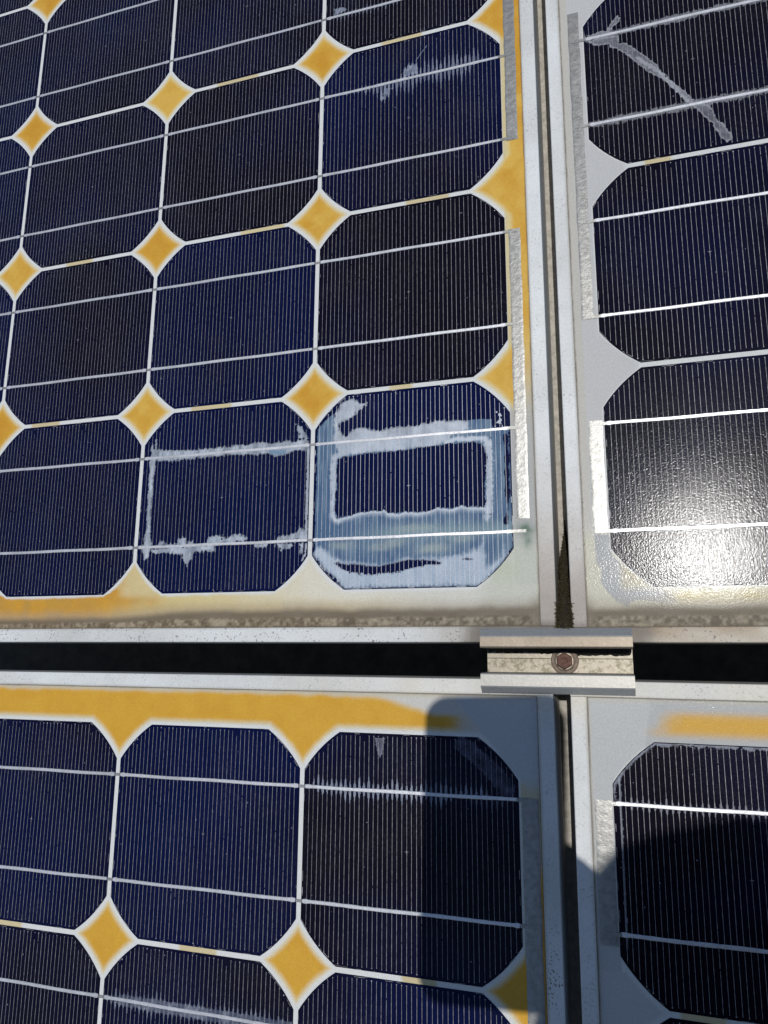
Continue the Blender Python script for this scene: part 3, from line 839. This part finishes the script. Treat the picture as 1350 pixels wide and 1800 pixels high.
def build_backsheet(P, root):
    x0, x1 = P['fx'][0] - 5, P['fx'][1] + 5
    y0, y1 = P['fy'][0] - 5, P['fy'][1] + 5
    def axis(a, b, lo, hi):
        pts = [a]
        while pts[-1] < b:
            p = pts[-1]
            pts.append(min(b, p + (0.62 if lo - 0.7 <= p < hi else 4.0)))
        return np.array(pts)
    xs = axis(x0, x1, max(x0, WINDOW[0]), WINDOW[1])
    ys = axis(y0, y1, max(y0, WINDOW[2]), WINDOW[3])
    X, Y = np.meshgrid(xs, ys, indexing='ij')
    lx, ly = (X - P['ox']) / PITCH, (P['oy'] - Y) / PITCH
    c = np.clip(np.floor(lx), P['c0'], P['c1'])
    r = np.clip(np.floor(ly), P['r0'], P['r1'])
    d = cell_sdf((lx - c - 0.5) * PITCH, (ly - r - 0.5) * PITCH)
    # inner diamonds stain with straight sides
    ru, rv = np.round(lx), np.round(ly)
    l1 = (np.abs(lx - ru) + np.abs(ly - rv)) * PITCH
    inner = (ru > P['c0']) & (ru <= P['c1']) & (rv > P['r0']) & (rv <= P['r1'])
    dd = np.where(inner, np.minimum(d, (24.3 - l1) * 0.7071), d)
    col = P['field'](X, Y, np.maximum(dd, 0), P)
    fd = np.minimum(np.minimum(X - P['fx'][0], P['fx'][1] - X), np.minimum(Y - P['fy'][0], P['fy'][1] - Y))
    col = lerp(col, np.array((0.13, 0.11, 0.085)), smooth(0.9, 0.3, fd + 0.35 * fbm(X, Y, 9, 101)) * 0.8)
    gloss = np.ones_like(X)
    if P['key'] in ('ul', 'ur'):
        gloss = smooth(7.0, 27.0, Y - P['fy'][0] + 1.5 * fbm(X, Y, 14, 13))
    col = np.concatenate([col, gloss[..., None]], -1)
    keep = d > -2.5
    fk = keep[:-1, :-1] | keep[1:, :-1] | keep[1:, 1:] | keep[:-1, 1:]
    ii, jj = np.nonzero(fk)
    used = np.zeros(X.shape, bool)
    for di, dj in ((0, 0), (1, 0), (1, 1), (0, 1)):
        used[ii + di, jj + dj] = True
    idx = np.full(X.shape, -1)
    n = int(used.sum())
    idx[used] = np.arange(n)
    V = np.stack([(X[used] - P['ox']) * MM, (Y[used] - P['oy']) * MM, np.full(n, -0.15 * MM)], 1).tolist()
    F = np.stack([idx[ii, jj], idx[ii + 1, jj], idx[ii + 1, jj + 1], idx[ii, jj + 1]], 1).tolist()
    C = col[used].tolist()
    # the body of the laminate below
    k = len(V)
    for z in (-0.4, -4.4):
        for (x, y) in ((x0, y0), (x1, y0), (x1, y1), (x0, y1)):
            V.append(panel_to_local(P, x, y, z))
            C.append((0.5, 0.5, 0.5, 1.0))
    F += [[k, k + 1, k + 2, k + 3], [k + 7, k + 6, k + 5, k + 4]] + [[k + i, k + 4 + i, k + 4 + (i + 1) % 4, k + (i + 1) % 4] for i in range(4)]
    return add('backsheet', make_mesh('backsheet', V, F, MAT['backsheet'], colors=C), root)

def frame_tint(P, x, y):
    """wear of the anodised frame: browned by dirt round the clamp, pitted along the lower edges"""
    x, y = np.asarray(x, float), np.asarray(y, float)
    base = np.array((0.70, 0.72, 0.72))
    col = np.broadcast_to(base, x.shape + (3,)).copy()
    col *= (1 + 0.05 * fbm(x, y, 30, P['seed'] + 90))[..., None]
    pit = np.full(x.shape, 0.35)
    inn = np.minimum(np.minimum(x - P['fx'][0], P['fx'][1] - x), np.minimum(y - P['fy'][0], P['fy'][1] - y))   # 0 on the inner edge, negative outwards
    run = fbm(x, y, 26, P['seed'] + 70)
    col = lerp(col, np.array((0.36, 0.33, 0.28)), smooth(-1.6, 0.0, inn + 0.7 * run) * 0.6)
    col = lerp(col, np.array((0.44, 0.425, 0.39)), np.clip(0.25 + 0.9 * fbm(x, y, 60, P['seed'] + 71), 0, 1) * 0.55)
    nz = fbm(x, y, 22, P['seed'] + 40)
    if P['key'] in ('ul', 'ur'):
        low = smooth(-405, -409, y)
        pit = np.where(y < -405, 0.9, pit)
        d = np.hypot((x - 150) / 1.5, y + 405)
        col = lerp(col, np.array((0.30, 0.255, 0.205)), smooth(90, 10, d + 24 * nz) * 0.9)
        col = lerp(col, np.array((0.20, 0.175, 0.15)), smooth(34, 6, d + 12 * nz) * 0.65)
        if P['key'] == 'ur':
            col = lerp(col, lerp(np.array((0.36, 0.275, 0.185)), np.array((0.50, 0.45, 0.37)), np.clip(0.4 + 0.9 * fbm(x, y * 3, 16, 99) + 0.08 * (-y - 413), 0, 1)), low * 0.95)
        col = lerp(col, np.array((0.50, 0.45, 0.41)), smooth(-250, -380, y) * 0.35 * (1 - low))
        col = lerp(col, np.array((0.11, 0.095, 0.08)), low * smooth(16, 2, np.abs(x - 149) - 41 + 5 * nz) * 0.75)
    else:
        col = lerp(col, np.array((0.64, 0.59, 0.49)), smooth(-470, -445, y) * smooth(-80, 90, x) * np.clip(0.55 + 0.5 * nz, 0, 1))
        if P['key'] == 'll':
            sp = np.exp(-(((x - 141.5) / 4) ** 2 + ((y + 589) / 9) ** 2))
            pit = np.clip(pit + 6 * sp, 0, 6)
    return np.concatenate([col, pit[..., None]], -1)

def build_frame(P, root):
    (xa, xb), (ya, yb), w = P['fx'], P['fy'], P['fw']
    # s runs outwards from the inner edge of the lip, z up
    prof = [(0, 0.03), (0, 1.25), (0.12, 1.5), (0.45, 1.62), (1.6, 1.62), (3.4, 1.62), (w - 3.0, 1.62), (w - 0.6, 1.62), (w - 0.2, 1.5), (w, 1.1), (w, -42), (-14, -42), (-14, -40.5), (w - 2, -40.5), (w - 2, 0.03)]
    def rail(p, q, out, cut):
        """p to q along the inner edge, out = outward direction; cut = ends drawn back to butt against the cross rails"""
        px, py = p; qx, qy = q
        L = math.hypot(qx - px, qy - py)
        dx, dy = (qx - px) / L, (qy - py) / L
        a, b = (-w, L + w) if not cut else (0.12, L - 0.12)
        n = int((b - a) / 4)
        v, f, cc = [], [], []
        k = len(prof)
        for i in range(n + 1):
            t = a + (b - a) * i / n
            for s, z in prof:
                x, y = px + dx * t + out[0] * s, py + dy * t + out[1] * s
                v.append(panel_to_local(P, x, y, z))
                cc.append((x, y))
        for i in range(n):
            for j in range(k):
                q0, q1 = i * k + j, i * k + (j + 1) % k
                f.append((q0, q0 + k, q1 + k, q1))
        f.append(tuple(range(k - 1, -1, -1)))
        f.append(tuple(n * k + j for j in range(k)))
        cc = np.array(cc)
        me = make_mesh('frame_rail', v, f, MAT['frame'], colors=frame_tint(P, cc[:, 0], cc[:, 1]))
        bm = bmesh.new(); bm.from_mesh(me)
        bmesh.ops.recalc_face_normals(bm, faces=bm.faces[:])
        bm.to_mesh(me); bm.free()
        return add('frame_rail', me, root)
    rail((xa, ya), (xb, ya), (0, -1), False)
    rail((xa, yb), (xb, yb), (0, 1), False)
    rail((xa, ya), (xa, yb), (-1, 0), True)
    rail((xb, ya), (xb, yb), (1, 0), True)

def ribbon_mesh(P, xa, xb, ya, yb, seed):
    """wide crumpled tinned ribbon that joins the strings"""
    nx, ny = 10, max(4, int(abs(yb - ya) / 1.2))
    xs, ys = np.linspace(xa, xb, nx + 1), np.linspace(ya, yb, ny + 1)
    X, Y = np.meshgrid(xs, ys, indexing='ij')
    X = X + 0.22 * vnoise(X * 0, Y, 9, seed) + 0.10 * vnoise(X, Y, 2.5, seed + 1)
    e = np.minimum(X - X.min(0), X.max(0) - X)
    Z = 0.10 + 0.06 * fbm(X, Y, 7, seed + 2, 2) + 0.012 * vnoise(X, Y, 1.6, seed + 4)
    Z = np.where(e < 0.05, 0.0, Z)
    n, m = X.shape
    V = [panel_to_local(P, x, y, z) for x, y, z in zip(X.ravel(), Y.ravel(), Z.ravel())]
    F = [(i * m + j, (i + 1) * m + j, (i + 1) * m + j + 1, i * m + j + 1) for i in range(n - 1) for j in range(m - 1)]
    return make_mesh('connector_ribbon', V, F, MAT['ribbon'], smooth_shade=True)

RIBBONS = {
    'ul': [(130.2, 137.6, 100, -97.5), (129.8, 137.1, -160.8, -346.5)],
    'ur': [(171.7, 178.5, -13.5, -228), (172.3, 180.2, -291.2, -356.8)],
    'll': [(128.0, 136.9, -500.5, -695)],
    'lr': [(166.1, 175.0, -498.6, -568.5)],
}
DAMAGE = {('ul', 0, 2): lambda t: damage_corner(), ('ul', -1, 2): lambda t: damage_neighbour(), ('ul', 0, 0): lambda t: damage_fringe('ul_top', t),
          ('ul', 0, -1): lambda t: damage_fringe('ul_above', t), ('ll', 0, -1): lambda t: damage_fringe('ll_top', t), ('ll', -1, 0): lambda t: damage_fringe('ll_low', t),
          ('lr', 0, 0): lambda t: damage_fringe('lr_top', t), ('ur', 0, -1): lambda t: damage_fringe('ur_trail', t)}

for P in PANELS:
    root = add('solar_panel', None, label=P['label'], cat='solar panel', group='solar panels meeting at the clamp')
    to_world(root, (P['ox'], P['oy'], 0), P['rz'])
    build_backsheet(P, root)
    build_frame(P, root)
    rnd = random.Random(P['seed'])
    for r in range(P['r0'], P['r1'] + 1):
        for c in range(P['c0'], P['c1'] + 1):
            tone = TONES.get((P['key'], c, r), rnd.uniform(0.1, 0.8))
            cell = add('solar_cell', CELL_MESH, root, ((c + 0.5) * PITCH, -(r + 0.5) * PITCH, 0))
            cell['tone'] = float(tone)
            add('contact_fingers', FINGERS_BARE if (P['key'], c, r) == ('ul', 0, 2) else FINGERS[rnd.randrange(5)], cell, kind='stuff')
            for s in (-1, 1):
                add('busbar', BUSBARS[rnd.randrange(3)], cell, (0, s * BUS, 0))
                if c > P['c0']:
                    add('interconnect_tab', TAB, cell, (-64.5, s * BUS, 0))
            if (P['key'], c, r) in DAMAGE:
                o = add('delamination_patch', DAMAGE[(P['key'], c, r)](tone), cell)
                if P['key'] == 'ur':
                    o['label'] = 'grey diagonal crack trail across the cell'
                elif P['key'] == 'ul' and r == 2 and c == 0:
                    o['label'] = 'white and pale blue delaminated border of the corner cell'
    for k, (xa, xb, ya, yb) in enumerate(RIBBONS[P['key']]):
        rib = add('connector_ribbon', ribbon_mesh(P, xa, xb, ya, yb, P['seed'] * 10 + k), root)
        # short leads from the cells to the ribbon
        for r in range(P['r0'], P['r1'] + 1):
            for s in (-1, 1):
                y = P['oy'] - (r + 0.5) * PITCH + s * BUS
                if max(ya, yb) + 3 > y > min(ya, yb) - 8:
                    ex = P['ox'] + (PITCH - 2.8 if P['key'][1] == 'l' else 2.8)
                    bx = (xa + xb) / 2 + (1.5 if P['key'][1] == 'l' else -1.5)
                    g = Geo()
                    a, b = sorted((ex, bx))
                    g.prism([(a - P['ox'], y - 0.9 - P['oy']), (b - P['ox'], y - 0.95 - P['oy']), (b - P['ox'], y + 0.85 - P['oy']), (a - P['ox'], y + 0.9 - P['oy'])], -0.2, 0.3)
                    add('lead', g.mesh('lead', MAT['ribbon']), rib)

# ---------------------------------------------------------------- mounting rail under the joint
g = Geo()
prof = [(142, -84), (142, -44.0), (142.8, -43.2), (161.5, -43.2), (161.5, -50), (164.5, -50), (164.5, -43.2), (169.2, -43.2), (170, -44.0), (170, -84)]
k = len(prof)
for y in (-1030, 430):
    g.v += [(x, y, z) for x, z in prof]
for j in range(k):
    g.f.append((j, j + k, (j + 1) % k + k, (j + 1) % k))
g.f.append(tuple(range(k)))
g.f.append(tuple(range(2 * k - 1, k - 1, -1)))
rail = add('mounting_rail', g.mesh('mounting_rail', MAT['rail']), label='dusty pale metal rail lying deep in the narrow gap between panels', cat='rail')
to_world(rail)

# ---------------------------------------------------------------- clamp with its bolt
N = NT('clamp_aluminium')
ta = tint(N)
g1 = N.ramp(N.noise(700, 3.0, 0.6), 0.25, 0.75, 0.88, 1.06)
c = N.mix(1.0, ta.outputs[0], N.n('CombineColor', {0: g1, 1: g1, 2: g1}).outputs[0], 'MULTIPLY')
mossy = N.math('MULTIPLY', N.ramp(N.noise(330, 4.0, 0.7), 0.47, 0.6), ta.outputs[1])
c = N.mix(mossy, c, (0.07, 0.065, 0.025))
h = N.noise(600, 3.0, 0.6)
nrm = N.n('Bump', {'Strength': 1.0, 'Distance': 0.00006, 'Height': h}).outputs[0]
MAT['clamp'] = N.finish(N.n('BsdfPrincipled', {'Base Color': c, 'Roughness': 0.48, 'Metallic': 0.55, 'Normal': nrm}))
MAT['rust'] = mat_plain('rusty_steel', (0.17, 0.085, 0.06), 0.7, 0.3, 0.55, 500, 0.00025)
MAT['washer'] = mat_plain('stained_washer', (0.26, 0.20, 0.155), 0.65, 0.35, 0.5, 450, 0.0002)
MAT['rim'] = mat_plain('worn_bolt_rim', (0.45, 0.38, 0.30), 0.55, 0.4, 0.35, 450, 0.0001)
MAT['grime'] = mat_plain('black_grime', (0.014, 0.013, 0.011), 0.95, 0.0, 0.5, 700, 0.0006)

clamp = add('mounting_clamp', None, label='aluminium clamp bridging all four panels at the joint, with a rusty bolt', cat='clamp')
to_world(clamp, (149.0, -427.5, 0))
# section across the joint, y and z relative to the clamp's base point: upper flange, trough, lower flange
CP = [(18.0, 1.64), (18.0, 2.5), (17.6, 3.0), (13.6, 6.3), (12.9, 6.5), (7.9, 6.5), (7.2, 6.1), (7.0, 5.4), (7.0, -18.0),
      (1.6, -18.0), (1.4, -18.25), (1.2, -18.0), (-6.5, -18.0), (-6.7, 5.6), (-6.9, 6.2), (-7.5, 6.5), (-13.6, 6.5), (-14.3, 6.2), (-17.4, 3.0), (-17.7, 2.5), (-17.7, 1.64),
      (-9.3, 1.64), (-9.3, -20.6), (9.6, -20.6), (9.6, 1.64)]
v, f, cc = [], [], []
nseg, k = 54, len(CP)
for i in range(nseg + 1):
    x = -41.0 + 81.6 * i / nseg
    for y, z in CP:
        v.append((x * MM, y * MM, z * MM))
        nz = float(fbm(x, y, 12, 5))
        top = y > 7.05 and z > 0
        if z < -17:
            col, w = (0.30, 0.27, 0.22), (0.6 if y < 1.3 else 0.2)
        elif top:
            b = 0.5 + 0.5 * nz
            col, w = ((0.30 - 0.10 * b, 0.255 - 0.09 * b, 0.205 - 0.08 * b) if y < 13.4 else (0.40, 0.41, 0.41)), 0.06
        else:
            col, w = (0.37, 0.36, 0.335) if y > -14.0 else (0.42, 0.43, 0.44), 0.04
        cc.append((*col, w))
for i in range(nseg):
    for j in range(k):
        a, b = i * k + j, i * k + (j + 1) % k
        f.append((a, a + k, b + k, b))
f.append(tuple(range(k)))
f.append(tuple(nseg * k + j for j in range(k - 1, -1, -1)))
me = make_mesh('clamp_body', v, f, MAT['clamp'], colors=cc)
bm = bmesh.new(); bm.from_mesh(me); bmesh.ops.recalc_face_normals(bm, faces=bm.faces[:]); bm.to_mesh(me); bm.free()
add('clamp_body', me, clamp)

def lathe(prof, seg=40, hexa=False):
    g = Geo()
    k = len(prof)
    for i in range(seg):
        a = 2 * math.pi * i / seg
        for r, z in prof:
            g.v.append((r * math.cos(a), r * math.sin(a), z))
    for i in range(seg):
        for j in range(k - 1):
            a, b = i * k + j, ((i + 1) % seg) * k + j
            g.f.append((a, b, b + 1, a + 1))
    g.f.append(tuple(i * k for i in range(seg)))
    g.f.append(tuple(i * k + k - 1 for i in range(seg)))
    return g
BOLT = (3.6, 0.2, -18.0)
wg = lathe([(3.6, 0.0), (7.7, 0.02), (7.8, 0.9), (7.3, 1.25), (5.6, 1.3)])
washer = add('washer', wg.mesh('washer', MAT['washer']), clamp, BOLT)
fg = lathe([(2.0, 1.0), (5.9, 1.3), (5.6, 2.0), (4.9, 2.9), (3.0, 3.0)])
bolt = add('bolt', fg.mesh('bolt', MAT['rim']), clamp, BOLT)
g = Geo()
R = 4.75
hexpts = lambda r: [(r * math.cos(math.radians(60 * i + 30)), r * math.sin(math.radians(60 * i + 30))) for i in range(6)]
s = len(g.v)
rings = [(R, 2.6), (R, 5.7), (R * 0.93, 6.15), (R * 0.45, 6.2), (R * 0.3, 5.95)]
for r, z in rings:
    g.v += [(x, y, z) for x, y in hexpts(r)]
for q in range(len(rings) - 1):
    for i in range(6):
        a, b = q * 6 + i, q * 6 + (i + 1) % 6
        g.f.append((a, b, b + 6, a + 6))
g.f.append(tuple(range(24, 30)))
g.f.append(tuple(range(5, -1, -1)))
add('bolt_head', g.mesh('bolt_head', MAT['rust']), bolt)
# black crust along the upper side of the trough
g = Geo()
rnd = random.Random(3)
n = 110
top, bot = [], []
for i in range(n + 1):
    x = -40.6 + 80.8 * i / n
    wv = 2.6 + 0.9 * float(fbm(x, 0.0, 9, 41)) + 0.5 * float(vnoise(x, 0.0, 1.6, 42)) + (1.0 if x > 8 else 0.0) - (0.3 if x < -10 else 0)
    wv = max(0.8, wv) * (0.5 if i in (0, n) else 1)
    top.append((x, 6.9, -13.6 + 0.8 * rnd.random()))
    bot.append((x, 6.9 - wv, -17.95))
g.v = top + [(x, (a[1] + b[1]) / 2, -16.2 + 1.0 * rnd.random()) for (x, *_), a, b in zip(top, top, bot)] + bot + [(x, 6.95, -17.95) for x, *_ in top]
m = n + 1
for i in range(n):
    for q in range(4):
        a, b = q * m, ((q + 1) % 4) * m
        g.f.append((a + i, b + i, b + i + 1, a + i + 1))
add('grime_crust', g.mesh('grime_crust', MAT['grime']), clamp)

# ---------------------------------------------------------------- moss in the gap
MAT['moss'] = mat_plain('dry_moss', (0.10, 0.078, 0.03), 0.95, 0.0, 0.6, 900, 0.0, col2=(0.018, 0.014, 0.006))
MAT['soil'] = mat_plain('gap_soil', (0.028, 0.022, 0.014), 0.95, 0.0, 0.5, 500, 0.0004)
moss = add('moss_clump', None, label='dark brown green moss clump growing in the gap above the clamp', cat='moss')
to_world(moss, (154.5, -395.0, 0))
rnd = random.Random(11)
def half_width(y):
    """outline of the clump, y measured from the base point"""
    t = float(smooth(2.0, -9.0, y))
    return (0.4 + 3.2 * float(smooth(53, 20, y)) * (1 + 0.25 * float(vnoise(0.0, y, 3.0, 8)))) + 2.4 * t * (1.0 if y > -12 else max(0.35, 1 - ((-12 - y) / 6.0) ** 2))
def crest(y):
    return -40 + 31 * float(smooth(56, 14, y)) + 11.5 * float(smooth(18, -6, y))
g = Geo()
nx, ny = 14, 70
for i in range(ny + 1):
    y = 54 - 70.5 * i / ny
    hw = half_width(y)
    top = crest(y)
    for j in range(nx + 1):
        u = -1 + 2 * j / nx
        z = -44 + (top + 44) * max(0, 1 - u ** 4) ** 0.5 + 0.7 * float(vnoise(u * 5, y, 1.6, 4))
        if abs(u) > 0.99: z = -40
        if i in (0, ny): z = min(z, -6 if i == 0 else 1.2)
        xx = u * hw
        if z < 1.7: xx = max(-4.0, min(4.1, xx))
        g.v.append((xx, y, z))
for i in range(ny):
    for j in range(nx):
        a = i * (nx + 1) + j
        g.f.append((a, a + 1, a + nx + 2, a + nx + 1))
add('moss_cushion', g.mesh('moss_cushion', MAT['soil']), moss)
v, f = [], []
for q in range(5200):
    y = rnd.uniform(-16.5, 46)
    hw = half_width(y)
    u = rnd.uniform(-1, 1)
    if y > 10 and rnd.random() < (y - 10) / 40: continue
    top = crest(y)
    z = -44 + (top + 44) * max(0, 1 - u ** 4) ** 0.5
    x = u * hw
    if z < 1.7: x = max(-4.1, min(4.1, x))
    if top > 1 and abs(u) > 0.6: z = max(z, 1.7)
    L = rnd.uniform(0.7, 1.7)
    a = rnd.uniform(0, 6.283)
    lean = rnd.uniform(0.1, 0.9)
    dx, dy = math.cos(a) * lean + 0.5 * u, math.sin(a) * lean + (-0.5 if y < -10 else 0)
    w = rnd.uniform(0.10, 0.2)
    n = len(v)
    px, py = -math.sin(a) * w, math.cos(a) * w
    tipz = z + L * 0.8
    v += [(x + px, y + py, z - 0.2), (x - px, y - py, z - 0.2), (x + dx * L * 0.5 - px * 0.8, y + dy * L * 0.5 - py * 0.8, z + L * 0.5), (x + dx * L * 0.5 + px * 0.8, y + dy * L * 0.5 + py * 0.8, z + L * 0.5), (x + dx * L, y + dy * L, tipz)]
    f += [(n, n + 1, n + 2, n + 3), (n + 3, n + 2, n + 4)]
fo = add('moss_leaves', make_mesh('moss_leaves', [(a * MM, b * MM, c * MM) for a, b, c in v], f, MAT['moss']), moss, kind='stuff')

# ---------------------------------------------------------------- the phone that takes the picture and the person who holds it
# (behind the lens; they throw the shadow over the lower panels)
MAT['phone'] = mat_plain('phone_back', (0.05, 0.055, 0.06), 0.35, 0.0, 0.1, 300, 0.0)
MAT['screen'] = mat_plain('phone_screen', (0.02, 0.02, 0.022), 0.1, 0.0, 0.05, 300, 0.0)
MAT['skin'] = mat_plain('skin', (0.45, 0.26, 0.18), 0.6, 0.0, 0.12, 120, 0.0001)
MAT['hair'] = mat_plain('hair', (0.05, 0.035, 0.025), 0.8, 0.0, 0.5, 300, 0.001)
MAT['jacket'] = mat_plain('dark_jacket', (0.05, 0.055, 0.065), 0.9, 0.0, 0.25, 150, 0.0005)
MAT['trousers'] = mat_plain('work_trousers', (0.06, 0.06, 0.055), 0.9, 0.0, 0.25, 150, 0.0005)

def rounded(x0, x1, y0, y1, r, seg=8):
    pts = []
    for cx, cy, a0 in ((x1 - r, y1 - r, 0), (x0 + r, y1 - r, 90), (x0 + r, y0 + r, 180), (x1 - r, y0 + r, 270)):
        for i in range(seg + 1):
            a = math.radians(a0 + 90 * i / seg)
            pts.append((cx + r * math.cos(a), cy + r * math.sin(a)))
    return pts
def slab(pts_of, z0, z1, bevel):
    g = Geo()
    rings = [(pts_of(bevel), z0), (pts_of(0), z0 + bevel), (pts_of(0), z1 - bevel), (pts_of(bevel), z1)]
    k = len(rings[0][0])
    for pts, z in rings:
        g.v += [(x, y, z) for x, y in pts]
    for q in range(3):
        for i in range(k):
            a, b = q * k + i, q * k + (i + 1) % k
            g.f.append((a, b, b + k, a + k))
    g.f.append(tuple(range(k - 1, -1, -1)))
    g.f.append(tuple(3 * k + i for i in range(k)))
    return g
phone = add('smartphone', None, label='smartphone that takes the picture and throws the straight edged shadow', cat='phone')
phone.matrix_world = cam.matrix_world.copy()
add('phone_body', slab(lambda b: rounded(-61.5 + b, 19.2 - b, -129.5 + b, 35 - b, 13 - b), 1.6, 9.6, 1.6).mesh('phone_body', MAT['phone']), phone)
add('screen', slab(lambda b: rounded(-59 + b, 16.5 - b, -127 + b, 32.5 - b, 11 - b), 9.5, 9.9, 0.1).mesh('screen', MAT['screen']), phone)
ring = lathe([(4.5, 0.9), (5.2, 0.7), (6.4, 0.8), (6.6, 1.8), (4.4, 1.8)])
add('lens_ring', ring.mesh('lens_ring', MAT['rim']), phone)

def ph(r, d, b):
    """point beside the phone: right, down and behind the lens, in array millimetres"""
    p = CAM_POS + CAM_R * r - CAM_U * d + CAM_B * b
    return (p.x, p.y, p.z)

def skin(name, nodes, edges, root_i, mat, parent=None, levels=2):
    """nodes: {key: (x, y, z, radius)}"""
    keys = list(nodes)
    me = bpy.data.meshes.new(name)
    me.from_pydata([tuple(c * MM for c in nodes[k][:3]) for k in keys], [(keys.index(a), keys.index(b)) for a, b in edges], [])
    me.materials.append(mat)
    o = add(name, me, parent)
    m = o.modifiers.new('skin', 'SKIN')
    m.use_smooth_shade = True
    me = o.data
    if not me.skin_vertices:
        me.attributes.new('skin', 'FLOAT', 'POINT')
    for i, k in enumerate(keys):
        r = nodes[k][3] * MM
        me.skin_vertices[0].data[i].radius = (r, r)
        me.skin_vertices[0].data[i].use_root = (k == root_i)
    s = o.modifiers.new('sub', 'SUBSURF')
    s.levels = s.render_levels = levels
    return o

nodes = {
    'pelvis': (420, -1080, 420, 130), 'waist': (400, -965, 510, 115), 'chest': (368, -830, 610, 130), 'collar': (345, -735, 680, 95),
    'neck': (334, -665, 712, 52), 'jaw': (316, -612, 712, 60), 'head': (322, -528, 726, 72), 'crown': (322, -496, 740, 50), 'brow': (322, -520, 690, 44), 'nose': (312, -575, 634, 13),
    'ear_r': (406, -545, 732, 14), 'ear_l': (240, -545, 722, 14),
    'sh_r': (495, -745, 650, 62), 'el_r': (505, -722, 372, 42), 'fa_r': (400, -660, 372, 40),
    'wr_r': (*ph(72, 168, 22), 28), 'heel_r': (*ph(28, 144, 15), 29), 'heel2_r': (*ph(0, 153, 15), 31), 'palm_r': (*ph(46, 100, 12), 31), 'palm3_r': (*ph(24, 116, 14), 27), 'palm2_r': (*ph(38, 97, 9), 21),
    'sh_l': (190, -715, 690, 62), 'el_l': (150, -960, 560, 44), 'wr_l': (250, -1080, 400, 30), 'hand_l': (300, -1100, 340, 36),
    'hip_r': (520, -1085, 400, 95), 'kn_r': (545, -975, 95, 62), 'an_r': (530, -1130, -180, 44), 'toe_r': (540, -1040, -205, 36),
    'hip_l': (320, -1085, 400, 95), 'kn_l': (300, -985, 95, 62), 'an_l': (310, -1130, -180, 44), 'toe_l': (300, -1040, -205, 36),
}
edges = [('pelvis', 'waist'), ('waist', 'chest'), ('chest', 'collar'), ('collar', 'neck'), ('neck', 'jaw'), ('jaw', 'head'), ('head', 'crown'), ('head', 'brow'), ('jaw', 'nose'), ('head', 'ear_r'), ('head', 'ear_l'),
         ('collar', 'sh_r'), ('sh_r', 'el_r'), ('el_r', 'fa_r'), ('fa_r', 'wr_r'), ('wr_r', 'palm_r'), ('palm_r', 'palm3_r'), ('palm_r', 'heel_r'), ('heel_r', 'heel2_r'), ('palm_r', 'palm2_r'),
         ('collar', 'sh_l'), ('sh_l', 'el_l'), ('el_l', 'wr_l'), ('wr_l', 'hand_l'),
         ('pelvis', 'hip_r'), ('hip_r', 'kn_r'), ('kn_r', 'an_r'), ('an_r', 'toe_r'), ('pelvis', 'hip_l'), ('hip_l', 'kn_l'), ('kn_l', 'an_l'), ('an_l', 'toe_l')]
for i, (d, reach) in enumerate(((60, 0), (80, -4), (99, -2), (117, 4))):
    a, b, c = 'f%da' % i, 'f%db' % i, 'f%dc' % i
    nodes[a] = (*ph(34, d + (12 if i == 0 else 4), 2), 12); nodes[b] = (*ph(20, d, -8), 10.4); nodes[c] = (*ph(reach, d - 1, -6.5), 8.0)
    edges += [('palm2_r' if i < 2 else 'palm_r', a), (a, b), (b, c)]
nodes['t1'] = (*ph(29, 74, 20), 11); nodes['t2'] = (*ph(15, 54, 20), 10); nodes['t3'] = (*ph(-6, 38, 18), 8.5)
edges += [('palm2_r', 't1'), ('t1', 't2'), ('t2', 't3')]
for i, (dx, dy, dz) in enumerate(((-30, 30, -50), (-12, 22, -72), (8, 10, -76), (24, -4, -66))):
    a = 'g%d' % i
    nodes[a] = (300 + dx, -1100 + dy, 340 + dz, 9)
    edges.append(('hand_l', a))
person = skin('person', nodes, edges, 'pelvis', MAT['skin'])
person['label'] = 'person in dark jacket bending over the panels, holding the smartphone in one hand'
person['category'] = 'person'
grow = lambda ks, d: {k: (*nodes[k][:3], nodes[k][3] + d) for k in ks}
jk = ['pelvis', 'waist', 'chest', 'collar', 'sh_r', 'el_r', 'fa_r', 'sh_l', 'el_l', 'wr_l']
skin('jacket', grow(jk, 14), [e for e in edges if e[0] in jk and e[1] in jk], 'pelvis', MAT['jacket'], person)
tk = ['pelvis', 'hip_r', 'kn_r', 'an_r', 'hip_l', 'kn_l', 'an_l']
skin('trousers', grow(tk, 10), [e for e in edges if e[0] in tk and e[1] in tk], 'pelvis', MAT['trousers'], person)
hg = Geo()
nu, nv = 28, 18
for i in range(nv + 1):
    th = math.pi * i / nv
    for j in range(nu):
        a = 2 * math.pi * j / nu
        k = 1 + 0.05 * float(vnoise(math.cos(a) * 3, math.sin(a) * 3 + th * 4, 1.0, 6))
        hg.v.append((319 + 90 * k * math.sin(th) * math.cos(a), -500 + 90 * k * math.sin(th) * math.sin(a), 752 + 82 * math.cos(th)))
for i in range(nv):
    for j in range(nu):
        hg.f.append((i * nu + j, i * nu + (j + 1) % nu, (i + 1) * nu + (j + 1) % nu, (i + 1) * nu + j))
add('hair', hg.mesh('hair', MAT['hair'], smooth_shade=True), person)
for sx in (-32, 32):
    eye = lathe([(0.5, -9), (7, -7), (10, 0), (7, 7), (0.5, 9)], 16)
    add('eye', eye.mesh('eye', MAT['screen']), person, (322 + sx, -560, 652))
to_world(person)
